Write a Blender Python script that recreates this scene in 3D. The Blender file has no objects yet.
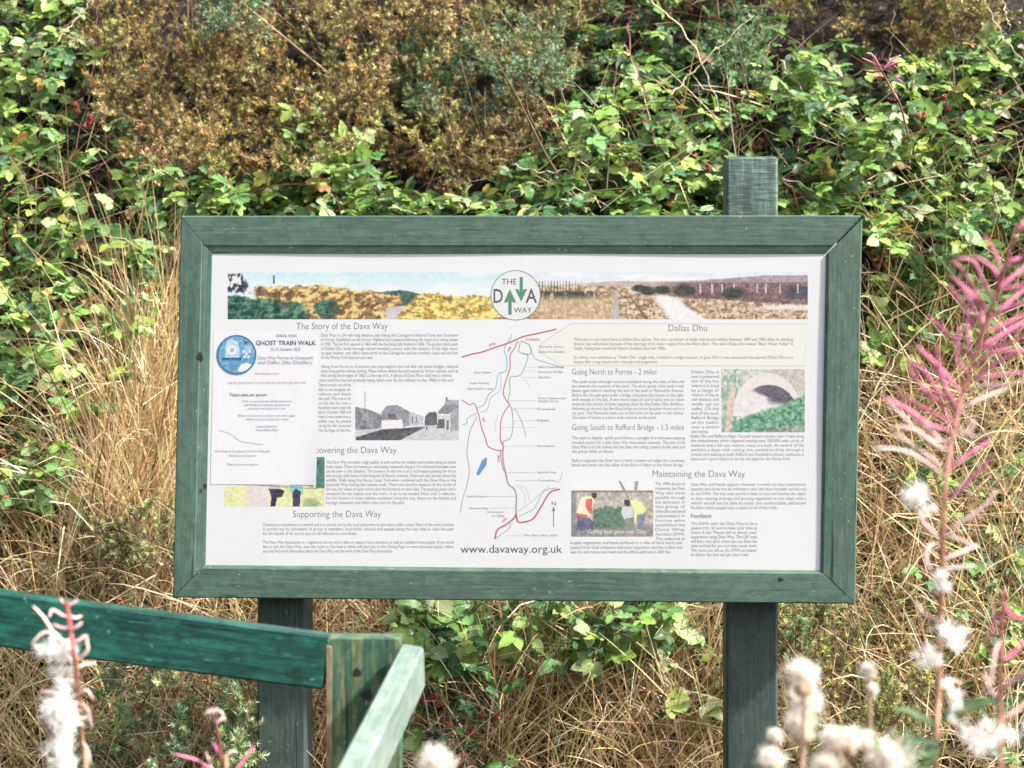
import bpy, math, random
import numpy as np
from math import radians as R_, sin, cos, pi

# ------------------------------------------------------------------ camera, sky, sun, exposure
SC = bpy.context.scene
COL = SC.collection
F = 60 / 36 * 1024            # focal length in pixels
CAMZ = 1.5

cam_d = bpy.data.cameras.new('camera')
cam_d.lens = 60
cam_d.sensor_width = 36
cam_d.clip_end = 600
cam_d.clip_start = 0.05
cam_d.dof.use_dof = True
cam_d.dof.focus_distance = 3.5
cam_d.dof.aperture_fstop = 5.6
cam = bpy.data.objects.new('camera', cam_d)
cam.location = (0, 0, CAMZ)
cam.rotation_euler = (pi / 2, 0, 0)
COL.objects.link(cam)
SC.camera = cam

SUN_EL, SUN_AZ = 45.0, 111.0   # azimuth clockwise from +Y: behind the camera, to the right
world = bpy.data.worlds.new('World')
SC.world = world
world.use_nodes = True
nt = world.node_tree
bg = nt.nodes['Background']
sky = nt.nodes.new('ShaderNodeTexSky')
sky.sky_type = 'NISHITA'
sky.sun_disc = False
sky.sun_elevation = R_(SUN_EL)
sky.sun_rotation = R_(SUN_AZ)
sky.dust_density = 4.0
sky.air_density = 1.0
hs = nt.nodes.new('ShaderNodeHueSaturation')   # thin cloud: a whiter sky
hs.inputs['Saturation'].default_value = 0.5
nt.links.new(sky.outputs[0], hs.inputs['Color'])
nt.links.new(hs.outputs[0], bg.inputs['Color'])
bg.inputs['Strength'].default_value = 0.14

sun_d = bpy.data.lights.new('sun', 'SUN')
sun_d.energy = 4.4
sun_d.angle = R_(3)
sun_d.color = (1.0, 0.965, 0.915)
sun = bpy.data.objects.new('sun', sun_d)
az, el = R_(SUN_AZ), R_(SUN_EL)
sv = (sin(az) * cos(el), cos(az) * cos(el), sin(el))
from mathutils import Vector, Matrix
sun.rotation_euler = Vector(sv).to_track_quat('Z', 'Y').to_euler()
COL.objects.link(sun)

SC.view_settings.view_transform = 'Standard'
SC.view_settings.look = 'None'
SC.view_settings.gamma = 1
SC.view_settings.use_curve_mapping = False
SC.view_settings.exposure = 1.3
SC.render.engine = 'CYCLES'
SC.cycles.max_bounces = 8
SC.cycles.diffuse_bounces = 2
SC.cycles.transmission_bounces = 3

rng = np.random.default_rng(7)
random.seed(7)

# ------------------------------------------------------------------ helpers: maths
def nrm(v):
    v = np.asarray(v, float)
    return v / np.maximum(np.linalg.norm(v, axis=-1, keepdims=True), 1e-9)

def at(px, py, Y):
    """world point(s) at depth Y seen at a pixel of the photograph"""
    px, py, Y = np.broadcast_arrays(np.asarray(px, float), np.asarray(py, float), np.asarray(Y, float))
    return np.stack([(px - 512) / F * Y, Y, CAMZ - (py - 384) / F * Y], -1)

def vnoise(x, y, seed=0):
    """smooth value noise on arrays"""
    def h(i, j):
        n = (i * 374761393 + j * 668265263 + seed * 982451653) & 0xffffffff
        n = ((n ^ (n >> 13)) * 1274126177) & 0xffffffff
        return ((n ^ (n >> 16)) & 0xffff) / 65535.0
    x = np.asarray(x, float); y = np.asarray(y, float)
    i = np.floor(x).astype(np.int64); j = np.floor(y).astype(np.int64)
    fx, fy = x - i, y - j
    fx = fx * fx * (3 - 2 * fx); fy = fy * fy * (3 - 2 * fy)
    return (h(i, j) * (1 - fx) + h(i + 1, j) * fx) * (1 - fy) + (h(i, j + 1) * (1 - fx) + h(i + 1, j + 1) * fx) * fy

def fbm(x, y, seed=0, oct=4):
    s, a, t = 0, 1, 0
    for k in range(oct):
        s = s + a * vnoise(np.asarray(x) * 2 ** k, np.asarray(y) * 2 ** k, seed + k * 17)
        t += a; a *= .5
    return s / t

def srgb(c):
    c = np.asarray(c, float) / 255.0
    return np.where(c <= 0.04045, c / 12.92, ((c + 0.055) / 1.055) ** 2.4)

def bank_y(x, z):
    return 4.12 + 0.50 * (z - 0.5) + 0.22 * (fbm(x * 1.6 + 9, z * 1.6 + 5, 3) - .5)

def hedge(px, py, off=0.0):
    """point on the face of the bank under a pixel, moved off metres along the view depth"""
    Y = np.full(np.broadcast(np.asarray(px, float), np.asarray(py, float)).shape, 4.3)
    for _ in range(5):
        p = at(px, py, Y)
        Y = bank_y(p[..., 0], p[..., 2]) + off
    return at(px, py, Y)

def in_poly(px, py, poly):
    inside = np.zeros(np.shape(px), bool)
    n = len(poly)
    for i in range(n):
        x1, y1 = poly[i]; x2, y2 = poly[(i + 1) % n]
        c = ((y1 > py) != (y2 > py)) & (px < (x2 - x1) * (py - y1) / (y2 - y1 + 1e-9) + x1)
        inside ^= c
    return inside

def sample_poly(poly, n, gate=0.0, gs=46.0):
    a = np.array(poly, float)
    lo, hi = a.min(0), a.max(0)
    out = np.zeros((0, 2))
    while len(out) < n:
        p = rng.uniform(lo, hi, (n * 3 + 30, 2))
        k = in_poly(p[:, 0], p[:, 1], poly)
        if gate: k &= rng.uniform(-.07, .07, len(p)) + fbm(p[:, 0] / gs, p[:, 1] / gs, 123, 3) > gate
        out = np.vstack([out, p[k]])
    return out[:n]

# ------------------------------------------------------------------ helpers: geometry
class Geo:
    """collects vertices / faces with a colour and a coordinate per vertex; builds ONE mesh object"""
    def __init__(self):
        self.v, self.c, self.g, self.f3, self.f4, self.n = [], [], [], [], [], 0
        self.ng = []
    def add(self, v, faces, col=(1, 1, 1), gc=None):
        v = np.asarray(v, float).reshape(-1, 3)
        k = len(v)
        col = np.asarray(col, float)
        if col.ndim == 1: col = np.tile(col[:3], (k, 1))
        self.v.append(v); self.c.append(col[:, :3])
        self.g.append(np.asarray(gc, float).reshape(-1, 3) if gc is not None else v)
        if isinstance(faces, np.ndarray):
            (self.f3 if faces.shape[1] == 3 else self.f4).append(faces + self.n)
        else:
            for f in faces:
                f = np.asarray(f) + self.n
                if len(f) == 3: self.f3.append(f[None])
                elif len(f) == 4: self.f4.append(f[None])
                else: self.ng.append(f)
        self.n += k
    def mesh(self, name, mat, smooth=False, origin=(0, 0, 0)):
        me = bpy.data.meshes.new(name)
        v = np.vstack(self.v) - np.asarray(origin, float)
        f3 = np.vstack(self.f3) if self.f3 else np.zeros((0, 3), int)
        f4 = np.vstack(self.f4) if self.f4 else np.zeros((0, 4), int)
        idx = np.concatenate([f3.ravel(), f4.ravel()] + [np.asarray(f) for f in self.ng]).astype(np.int32)
        tot = np.concatenate([np.full(len(f3), 3), np.full(len(f4), 4), [len(f) for f in self.ng]]).astype(np.int32)
        start = np.concatenate([[0], np.cumsum(tot)[:-1]]).astype(np.int32)
        me.vertices.add(len(v)); me.vertices.foreach_set('co', v.astype(np.float32).ravel())
        me.loops.add(len(idx)); me.loops.foreach_set('vertex_index', idx)
        me.polygons.add(len(tot)); me.polygons.foreach_set('loop_start', start)
        me.polygons.foreach_set('loop_total', tot)
        me.polygons.foreach_set('use_smooth', np.full(len(tot), bool(smooth)))
        ca = me.attributes.new('Col', 'FLOAT_COLOR', 'POINT')
        ca.data.foreach_set('color', np.hstack([np.vstack(self.c), np.ones((len(v), 1))]).astype(np.float32).ravel())
        ga = me.attributes.new('gc', 'FLOAT_VECTOR', 'POINT')
        ga.data.foreach_set('vector', np.vstack(self.g).astype(np.float32).ravel())
        me.update(calc_edges=True)
        me.validate()
        me.materials.append(mat)
        return me
    def build(self, name, mat, parent=None, smooth=False):
        o = bpy.data.objects.new(name, None)
        base = np.zeros(3)
        if parent is not None:
            q = parent
            while q is not None:
                base = base + np.array(q.location); q = q.parent
        me = self.mesh(name, mat, smooth, base)
        bpy.data.objects.remove(o)
        o = bpy.data.objects.new(name, me)
        COL.objects.link(o)
        if parent is not None: o.parent = parent
        return o

def tag(o, label=None, cat=None, group=None, kind=None):
    if label: o['label'] = label
    if cat: o['category'] = cat
    if group: o['group'] = group
    if kind: o['kind'] = kind
    return o

def thing(name, label, cat, loc, group=None):
    o = bpy.data.objects.new(name, None)
    o.empty_display_size = 0.1
    COL.objects.link(o)
    o.location = [float(a) for a in loc]
    return tag(o, label, cat, group)

def tube(geo, pts, rad, col=(1, 1, 1), sides=5, cap=True):
    pts = np.asarray(pts, float); n = len(pts)
    rad = np.broadcast_to(np.asarray(rad, float), (n,))
    t = nrm(np.gradient(pts, axis=0))
    ref = np.array([0.31, 0.17, 0.93]) if abs(t[0] @ np.array([0.31, 0.17, 0.93])) < .9 else np.array([1., 0, 0])
    a = nrm(np.cross(t, ref)); b = np.cross(t, a)
    th = np.arange(sides) / sides * 2 * pi
    v = pts[:, None] + rad[:, None, None] * (a[:, None] * np.cos(th)[None, :, None] + b[:, None] * np.sin(th)[None, :, None])
    i = np.arange(n - 1)[:, None] * sides; j = np.arange(sides)[None]; j2 = (j + 1) % sides
    f = np.stack([i + j, i + j2, i + sides + j2, i + sides + j], -1).reshape(-1, 4)
    col = np.asarray(col, float)
    if col.ndim == 2: col = np.repeat(col, sides, 0)
    geo.add(v.reshape(-1, 3), f, col)
    if cap and sides > 2:
        geo.ng.append(np.arange(sides)[::-1] + geo.n - n * sides)
        geo.ng.append(np.arange(sides) + geo.n - sides)

def spline(ctrl, n=16):
    """Catmull-Rom through control points"""
    c = np.asarray(ctrl, float)
    c = np.vstack([2 * c[0] - c[1], c, 2 * c[-1] - c[-2]])
    out = []
    segs = len(c) - 3
    for s in np.linspace(0, segs - 1e-6, n):
        k = int(s); t = s - k
        p0, p1, p2, p3 = c[k:k + 4]
        out.append(.5 * (2 * p1 + (p2 - p0) * t + (2 * p0 - 5 * p1 + 4 * p2 - p3) * t * t + (3 * p1 - p0 - 3 * p2 + p3) * t ** 3))
    return np.array(out)

def frames(d, nh):
    """orthonormal (x,y,z) with y along d and z near nh"""
    y = nrm(d); x = nrm(np.cross(y, nh)); z = np.cross(x, y)
    return x, y, z

# leaf template: rows along the length, 5 columns across
_rows = np.array([0, .05, .13, .23, .34, .46, .58, .70, .81, .91, 1.0])
_prof = _rows ** .55 * (1 - _rows) ** .85; _prof = .5 * _prof / _prof.max()
_cols = np.array([-1, -.5, 0, .5, 1.])
LU = np.tile(_cols, len(_rows)); LV = np.repeat(_rows, 5); LW = np.repeat(_prof, 5)
_i = (np.arange(len(_rows) - 1)[:, None] * 5 + np.arange(4)[None]).ravel()
LF = np.stack([_i, _i + 1, _i + 6, _i + 5], 1)

def leaves(geo, pos, d, nh, size, col, width=.66, serr=.05):
    """a batch of curled, folded, saw-edged leaf blades"""
    N = len(pos)
    size = np.broadcast_to(size, (N,))
    x, y, z = frames(d, nh)
    w = (np.broadcast_to(width, (N,)) * rng.uniform(.85, 1.15, N))[:, None]
    s_ = 1 + serr * np.where(np.abs(LU)[None] > .9, rng.uniform(-1, 1, (N, len(LU))), 0)
    lx = LU[None] * LW[None] * w * s_
    ly = LV[None] + .018 * np.where(np.abs(LU)[None] > .9, rng.uniform(-1, 1, (N, len(LU))), 0)
    fold = rng.uniform(.0, .30, (N, 1)); curl = rng.uniform(-.15, .55, (N, 1)); tw = rng.normal(0, .25, (N, 1))
    ripple = .03 * np.sin(LV[None] * 22 + rng.uniform(0, 6, (N, 1))) * np.abs(LU)[None]
    lz = fold * np.abs(lx) - curl * ly ** 2 * .6 + tw * lx * ly + ripple
    v = pos[:, None] + size[:, None, None] * (lx[..., None] * x[:, None] + ly[..., None] * y[:, None] + lz[..., None] * z[:, None])
    f = (LF[None] + (np.arange(N) * len(LU))[:, None, None]).reshape(-1, 4)
    c = np.repeat(col, len(LU), 0)
    g = np.stack([np.tile(LU, N), np.tile(LV, N), np.repeat(rng.uniform(0, 50, N), len(LU))], -1)
    geo.add(v.reshape(-1, 3), f, c, g)

def pick(palette, n, jit=.18):
    """n colours from [(weight, rgb), ...] with some variation"""
    w = np.array([p[0] for p in palette], float); w /= w.sum()
    k = rng.choice(len(palette), n, p=w)
    c = np.array([p[1] for p in palette])[k]
    return np.clip(c * np.exp(rng.normal(0, jit, (n, 1))) * np.exp(rng.normal(0, jit * .35, (n, 3))), 0, 1)

# ------------------------------------------------------------------ materials
def new_mat(name):
    m = bpy.data.materials.new(name); m.use_nodes = True
    return m, m.node_tree, m.node_tree.nodes['Principled BSDF']

def N_(nt, t, **kw):
    n = nt.nodes.new(t)
    for k, v in kw.items(): setattr(n, k, v)
    return n

def attr(nt, name):
    return N_(nt, 'ShaderNodeAttribute', attribute_name=name)

def mix(nt, a, b, fac, mode='MIX'):
    n = N_(nt, 'ShaderNodeMix', data_type='RGBA', blend_type=mode)
    for sock, val in ((n.inputs[6], a), (n.inputs[7], b), (n.inputs[0], fac)):
        if hasattr(val, 'links'): nt.links.new(val, sock)
        elif isinstance(val, (int, float)): sock.default_value = val
        else: sock.default_value = (*val, 1)
    return n.outputs[2]

def noise(nt, vec, scale=(1, 1, 1), s=1.0, detail=4, rough=.6):
    mp = N_(nt, 'ShaderNodeMapping'); mp.inputs['Scale'].default_value = scale
    nt.links.new(vec, mp.inputs[0])
    n = N_(nt, 'ShaderNodeTexNoise'); n.inputs['Scale'].default_value = s
    n.inputs['Detail'].default_value = detail; n.inputs['Roughness'].default_value = rough
    nt.links.new(mp.outputs[0], n.inputs['Vector'])
    return n.outputs['Fac']

def ramp(nt, fac, stops):
    r = N_(nt, 'ShaderNodeValToRGB')
    e = r.color_ramp.elements
    while len(e) < len(stops): e.new(.5)
    for k, (p, c) in enumerate(stops):
        e[k].position = p
        e[k].color = (*c, 1) if not isinstance(c, (int, float)) else (c, c, c, 1)
    nt.links.new(fac, r.inputs[0])
    return r.outputs[0]

def bump(nt, bs, h, strength=.4, dist=.002):
    b = N_(nt, 'ShaderNodeBump'); b.inputs['Strength'].default_value = strength; b.inputs['Distance'].default_value = dist
    nt.links.new(h, b.inputs['Height']); nt.links.new(b.outputs[0], bs.inputs['Normal'])

def painted_wood(name, dark, mid, light, wear=(.30, .38, .32), wear_amt=.70, saw=False, patches=None, rough=.6, crack=.30, con=.2):
    """painted timber; gc.x runs along the grain (metres)"""
    m, nt, bs = new_mat(name)
    g = attr(nt, 'gc').outputs['Vector']
    big = noise(nt, g, (2.2, 9, 9), 1, 3)
    grain = noise(nt, g, (7, 170, 170), 1, 5, .65)
    fine = noise(nt, g, (30, 520, 520), 1, 3, .7)
    grime = noise(nt, g, (14, 26, 26), 1, 4, .7)
    spk = noise(nt, g, (26, 230, 230), 1, 4, .7)
    base = ramp(nt, grain, [(.5 - con, dark), (.5, mid), (.5 + con, light)])
    base = mix(nt, base, light, ramp(nt, big, [(.42, 0.0), (.75, .65)]))
    base = mix(nt, base, dark, ramp(nt, grime, [(.50, 0.0), (.78, .75)]))
    if patches: 
        pn = noise(nt, g, (7, 60, 60), 1, 5, .7)
        base = mix(nt, base, patches, ramp(nt, pn, [(.48, 0.0), (.66, .75)]))
    mot = noise(nt, g, (38, 55, 55), 1, 4, .7)
    base = mix(nt, base, dark, ramp(nt, mot, [(.46, 0.0), (.66, .7)]))
    mot2 = noise(nt, g, (17, 40, 40), 1, 3, .7)
    base = mix(nt, base, light, ramp(nt, mot2, [(.52, 0.0), (.72, .7)]))
    chip = noise(nt, g, (95, 130, 130), 1, 2, .5)
    base = mix(nt, base, wear, ramp(nt, chip, [(.715, 0.0), (.74, .7)]))
    base = mix(nt, base, wear, ramp(nt, spk, [(wear_amt, 0.0), (wear_amt + .09, .55)]))
    cr = noise(nt, g, (3.2, 95, 95), 1, 2, .5)
    base = mix(nt, base, tuple(c * .3 for c in dark), ramp(nt, cr, [(crack - .03, 1.0), (crack, 0.0)]))
    hsum = mix(nt, grain, fine, .4)
    if saw:
        sw = mix(nt, noise(nt, g, (300, 22, 22), 1, 3, .6), noise(nt, g, (10, 120, 120), 1, 4, .6), .38)
        base = mix(nt, base, tuple(c * .45 for c in dark), ramp(nt, sw, [(.42, .75), (.55, 0.0)]))
        base = mix(nt, base, tuple(min(1, c * 1.7) for c in light), ramp(nt, sw, [(.56, .0), (.68, .6)]))
        hsum = mix(nt, hsum, sw, .7)
    nt.links.new(base, bs.inputs['Base Color'])
    bs.inputs['Roughness'].default_value = rough
    bump(nt, bs, hsum, .55, .0015)
    return m

def attr_mat(name, rough=.5, spec=.5, trans=0.0, gain=None):
    m, nt, bs = new_mat(name)
    c0 = attr(nt, 'Col').outputs['Color']
    if gain: c0 = mix(nt, c0, (gain, gain, gain), 1.0, 'MULTIPLY')
    nt.links.new(c0, bs.inputs['Base Color'])
    bs.inputs['Roughness'].default_value = rough
    bs.inputs['Specular IOR Level'].default_value = spec
    if trans:
        tr = N_(nt, 'ShaderNodeBsdfTranslucent')
        nt.links.new(attr(nt, 'Col').outputs['Color'], tr.inputs['Color'])
        mx = N_(nt, 'ShaderNodeMixShader'); mx.inputs[0].default_value = trans
        nt.links.new(bs.outputs[0], mx.inputs[1]); nt.links.new(tr.outputs[0], mx.inputs[2])
        nt.links.new(mx.outputs[0], nt.nodes['Material Output'].inputs['Surface'])
    return m

def leaf_mat():
    m, nt, bs = new_mat('bramble_leaf')
    c = attr(nt, 'Col').outputs['Color']
    g = attr(nt, 'gc').outputs['Vector']
    sx = N_(nt, 'ShaderNodeSeparateXYZ'); nt.links.new(g, sx.inputs[0])
    def M(op, a, b=None):
        n = N_(nt, 'ShaderNodeMath', operation=op)
        for i, q in enumerate((a, b)):
            if q is None: continue
            if hasattr(q, 'links'): nt.links.new(q, n.inputs[i])
            else: n.inputs[i].default_value = q
        return n.outputs[0]
    au = M('ABSOLUTE', sx.outputs[0])
    mid = M('LESS_THAN', au, .07)
    sv_ = M('SINE', M('MULTIPLY', M('SUBTRACT', sx.outputs[1], M('MULTIPLY', au, .22)), 40.0))
    vein = M('MAXIMUM', mid, M('MULTIPLY', M('GREATER_THAN', sv_, .86), .55))
    n1 = noise(nt, g, (1.2, 3.5, 1), 1.4, 4, .6)
    col = mix(nt, c, mix(nt, c, (.30, .36, .12), .55), ramp(nt, n1, [(.50, 0.0), (.72, .7)]))
    col = mix(nt, col, (.16, .08, .03), ramp(nt, noise(nt, g, (2.6, 6, 1), 1.5, 3, .5), [(.70, 0.0), (.76, .8)]))
    col = mix(nt, col, mix(nt, c, (.42, .5, .24), .6), M('MULTIPLY', vein, .6))
    geo = N_(nt, 'ShaderNodeNewGeometry')
    back = mix(nt, col, (.30, .36, .25), .55)
    col2 = mix(nt, col, back, geo.outputs['Backfacing'])
    nt.links.new(col2, bs.inputs['Base Color'])
    bs.inputs['Roughness'].default_value = .45
    bs.inputs['Specular IOR Level'].default_value = .40
    bump(nt, bs, M('SUBTRACT', n1, vein), .5, .0015)
    tr = N_(nt, 'ShaderNodeBsdfTranslucent'); nt.links.new(mix(nt, col, (.35, .5, .05), .3), tr.inputs['Color'])
    mx = N_(nt, 'ShaderNodeMixShader'); mx.inputs[0].default_value = .25
    nt.links.new(bs.outputs[0], mx.inputs[1]); nt.links.new(tr.outputs[0], mx.inputs[2])
    nt.links.new(mx.outputs[0], nt.nodes['Material Output'].inputs['Surface'])
    return m

def soil_mat():
    m, nt, bs = new_mat('soil')
    tc = N_(nt, 'ShaderNodeTexCoord').outputs['Object']
    n1 = noise(nt, tc, (1, 1, 1), 9, 6, .7)
    nt.links.new(ramp(nt, n1, [(.3, (.008, .006, .004)), (.55, (.018, .013, .009)), (.75, (.04, .028, .018))]), bs.inputs['Base Color'])
    bs.inputs['Roughness'].default_value = .95
    bump(nt, bs, n1, .8, .03)
    return m

M_SOIL = soil_mat()
M_LEAF = leaf_mat()
M_STEM = attr_mat('plant_stem', .6, .4)
M_NEEDLE = attr_mat('gorse_spines', .55, .35, .12)
M_GRASS = attr_mat('grass_blades', .55, .35, .22)
M_BERRY = attr_mat('berry', .22, .6)
M_FLUFF = attr_mat('seed_fluff', .9, .1, .5)
M_POD = attr_mat('seed_pod', .5, .35, .15)
M_PRINT = attr_mat('printed_ink', .38, .35, gain=.53)
M_FRAME = painted_wood('frame_paint', (.028, .060, .043), (.047, .093, .067), (.078, .138, .102), wear=(.27, .34, .29), wear_amt=.66, crack=.31, con=.22)
M_POST = painted_wood('post_paint', (.014, .028, .021), (.028, .048, .038), (.048, .074, .060), wear=(.12, .17, .14), wear_amt=.74, crack=.31, con=.16)
M_SAWN = painted_wood('sawn_post_paint', (.036, .068, .055), (.075, .13, .105), (.15, .22, .18), saw=True, crack=.30)
M_RAIL = painted_wood('rail_dark_paint', (.001, .016, .012), (.003, .052, .038), (.014, .118, .08), wear=(.07, .24, .17), wear_amt=.63, rough=.42, crack=.28, con=.15)
M_RAILPALE = painted_wood('rail_pale_paint', (.095, .145, .115), (.145, .20, .165), (.22, .265, .235), wear=(.38, .42, .39), wear_amt=.68, rough=.5, crack=.27, con=.22)
M_FPOST = painted_wood('fence_post_paint', (.012, .042, .026), (.032, .088, .052), (.07, .15, .08), wear=(.3, .4, .35), wear_amt=.70, patches=(.24, .24, .09), rough=.55, crack=.31)

# ------------------------------------------------------------------ ground and bank
g = Geo()
xs = np.linspace(-120, 120, 49); ys = np.concatenate([np.linspace(-120, -4, 20), np.linspace(-3.5, 4.1, 20), np.linspace(6, 120, 14)])
X, Yy = np.meshgrid(xs, ys)
Z = .04 * (fbm(X * .7, Yy * .7, 11) - .5)
nx, ny = len(xs), len(ys)
ii = (np.arange(ny - 1)[:, None] * nx + np.arange(nx - 1)[None]).ravel()
g.add(np.stack([X, Yy, Z], -1), np.stack([ii, ii + 1, ii + nx + 1, ii + nx], 1))
tag(g.build('ground', M_SOIL, smooth=True), kind='structure')

g = Geo()
zs = np.concatenate([np.linspace(-.25, 3.1, 80)])
xs = np.linspace(-9, 9, 220)
X, Zz = np.meshgrid(xs, zs)
Yb = bank_y(X, Zz)
V = np.stack([X, Yb, Zz], -1)
top = V[-1].copy(); rows = [V.reshape(-1, 3)]
for k, (dy, dz) in enumerate([(.6, .2), (3, .5), (25, .8)]):
    t = top.copy(); t[:, 1] += dy; t[:, 2] += dz; rows.append(t)
V = np.vstack(rows); nx = len(xs); ny = len(zs) + 3
ii = (np.arange(ny - 1)[:, None] * nx + np.arange(nx - 1)[None]).ravel()
g.add(V, np.stack([ii, ii + 1, ii + nx + 1, ii + nx], 1))
tag(g.build('earth_bank', M_SOIL, smooth=True), kind='structure')

# ------------------------------------------------------------------ the information board
BW, BH, BK = 1.40, 0.7900179, 0.0157542
_a, _b, _c = -0.0440388, -0.0088461, 0.0037665
_Rz = np.array([[cos(_a), -sin(_a), 0], [sin(_a), cos(_a), 0], [0, 0, 1]])
_Rx = np.array([[1, 0, 0], [0, cos(_b), -sin(_b)], [0, sin(_b), cos(_b)]])
_Ry = np.array([[cos(_c), 0, sin(_c)], [0, 1, 0], [-sin(_c), 0, cos(_c)]])
BR = _Rz @ _Rx @ _Ry
BT = np.array([0.0058858, 3.4987329, CAMZ - 0.0490230])

def bd(u, v, d):
    """board coordinates (across, up, into the board) -> world; the old frame is slightly out of square"""
    u, v, d = np.broadcast_arrays(np.asarray(u, float), np.asarray(v, float), np.asarray(d, float))
    return np.stack([u + BK * v, d, v], -1) @ BR.T + BT

def bpx(px, py, d):
    """the point of the board's plane at depth d that the photograph shows at a pixel, in board coordinates"""
    px, py = np.broadcast_arrays(np.asarray(px, float), np.asarray(py, float))
    ray = np.stack([(px - 512) / F, np.ones_like(px), -(py - 384) / F], -1)
    o = BR.T @ (np.array([0, 0, CAMZ]) - BT)
    r = ray @ BR
    t = (d - o[1]) / r[..., 1]
    p = o + r * t[..., None]
    return p[..., 0] - BK * p[..., 2], p[..., 2]

def on_panel(px, py, d):
    u, v = bpx(px, py, d)
    return bd(u, v, d)

board = thing('information_board', 'green timber framed information board on two posts, printed with a map, photographs and text', 'information board', (0.0, 3.56, 0.0))

WL, WR, WT, WB = .066, .0715, .078, .068
TH = .048
def member(side, cham, chd, gaps, seed):
    w = {'T': WT, 'B': WB, 'L': WL, 'R': WR}[side]
    wa, wb = (WL, WR) if side in 'TB' else (WB, WT)
    prof = [(0, TH), (0, .003), (.0025, .0004), (.5 * w, 0), (w - cham - .002, 0.0003), (w - cham, .0015), (w - .001, chd), (w, chd + .002), (w, TH)]
    n = len(prof); NS = 13
    vs, gs = [], []
    for k in range(NS):
        f = k / (NS - 1)
        for t, d in prof:
            s = t / w
            if side in 'TB':
                a = -BW / 2 + s * wa + gaps[0](s); b = BW / 2 - s * wb - gaps[1](s)
                u = a + (b - a) * f; v = (BH / 2 - t) if side == 'T' else (-BH / 2 + t); along = u
            else:
                a = -BH / 2 + s * wa + gaps[0](s); b = BH / 2 - s * wb - gaps[1](s)
                v = a + (b - a) * f; u = (-BW / 2 + t) if side == 'L' else (BW / 2 - t); along = v
            wob = .0007 * sin(along * 9 + seed) 
            vs.append(bd(u, v, d + wob)); gs.append((along + seed * 3.7, t + seed, d))
    fs = []
    for k in range(NS - 1):
        for i in range(n):
            j = (i + 1) % n
            q = [k * n + i, k * n + j, (k + 1) * n + j, (k + 1) * n + i]
            fs.append(q if side in 'BL' else q[::-1])
    fs.append(list(range(n))[::-1]); fs.append([(NS - 1) * n + i for i in range(n)])
    gg = Geo(); gg.add(np.array(vs), fs, gc=np.array(gs))
    return gg.build('frame_rail', M_FRAME, board)
z_ = lambda s: .0006
member('T', .015, .0042, (z_, lambda s: .0012), 1)
member('B', .006, .006, (z_, lambda s: .001), 2)
member('L', .020, .0042, (lambda s: .0008, z_), 3)
member('R', .004, .003, (lambda s: .0012, lambda s: .0018 + .0052 * (1 - s)), 4)

def quad_box(geo, P, gcs=None):
    """8 corners: 0-3 one end, 4-7 the other"""
    geo.add(P, [[0, 1, 2, 3], [7, 6, 5, 4], [0, 4, 5, 1], [1, 5, 6, 2], [2, 6, 7, 3], [3, 7, 4, 0]], gc=gcs)

def bevel_beam(geo, p0, p1, wv, hv, bev=.003, seed=0, n=2, sag=None):
    """rectangular timber from p0 to p1 with half-size vectors wv, hv and eased edges"""
    p0, p1, wv, hv = (np.asarray(q, float) for q in (p0, p1, wv, hv))
    W, H = np.linalg.norm(wv), np.linalg.norm(hv)
    wu, hu = wv / W, hv / H
    ring = []
    for sx, sy in ((1, 1), (-1, 1), (-1, -1), (1, -1)):
        a = (sx * W, sy * (H - bev)); b = (sx * (W - bev), sy * H)
        ring += [a, b] if sx * sy > 0 else [b, a]
    L = np.linalg.norm(p1 - p0)
    ax = (p1 - p0) / L
    st = [(0, 1 - bev / W), (bev / L, 1)] + [(k / n, 1) for k in range(1, n)] + [(1 - bev / L, 1), (1, 1 - bev / W)]
    vs, gs = [], []
    for f, sc in st:
        c = p0 + (p1 - p0) * f
        if sag is not None: c = c + sag(f)
        for x, y in ring:
            vs.append(c + wu * x * sc + hu * y * (sc if sc == 1 else 1 - bev / H)); gs.append((f * L + seed * 3.1, x + seed, y + (.4 * x)))
    m = len(ring); fs = []
    for k in range(len(st) - 1):
        for i in range(m):
            j = (i + 1) % m
            fs.append([k * m + i, k * m + j, (k + 1) * m + j, (k + 1) * m + i])
    fs.append(list(range(m))[::-1]); fs.append([(len(st) - 1) * m + i for i in range(m)])
    geo.add(np.array(vs), fs, gc=np.array(gs))

# backing board, posts
gg = Geo()
e = .012
P = [bd(u, v, d) for d in (.0475, .058) for u, v in ((-BW / 2 + e, -BH / 2 + e), (BW / 2 - e, -BH / 2 + e), (BW / 2 - e, BH / 2 - e), (-BW / 2 + e, BH / 2 - e))]
quad_box(gg, np.array(P))
m, nt_, bs = new_mat('backing_ply'); bs.inputs['Base Color'].default_value = (.03, .04, .034, 1); bs.inputs['Roughness'].default_value = .8
gg.build('backing_board', m, board)

yaw = np.array([cos(_a), sin(_a), 0]); fwd = np.array([-sin(_a), cos(_a), 0])
def post_at(px, ztop, mat_lo, width=.106, depth=.095, split=None, seed=5):
    Y = 3.575 - .044 * ((px - 512) / F * 3.57)
    c = np.array([(px - 512) / F * Y, Y, 0]) + fwd * depth / 2
    gg = Geo()
    bevel_beam(gg, c + [0, 0, -.4], c + [0, 0, split if split else ztop], yaw * width / 2, fwd * depth / 2, .005, seed, 6)
    o = gg.build('post', mat_lo, board)
    if split:
        g2 = Geo()
        bevel_beam(g2, c + [0, 0, split + .0005], c + [0, 0, ztop], yaw * width / 2, fwd * depth / 2, .005, seed + 1, 3)
        g2.build('post_head', M_SAWN, o)
    return c
post_at(281.5, 1.72, M_POST, width=.1035, seed=5)
post_at(752.2, 1.974, M_POST, width=.1075, split=1.70, seed=8)

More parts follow.
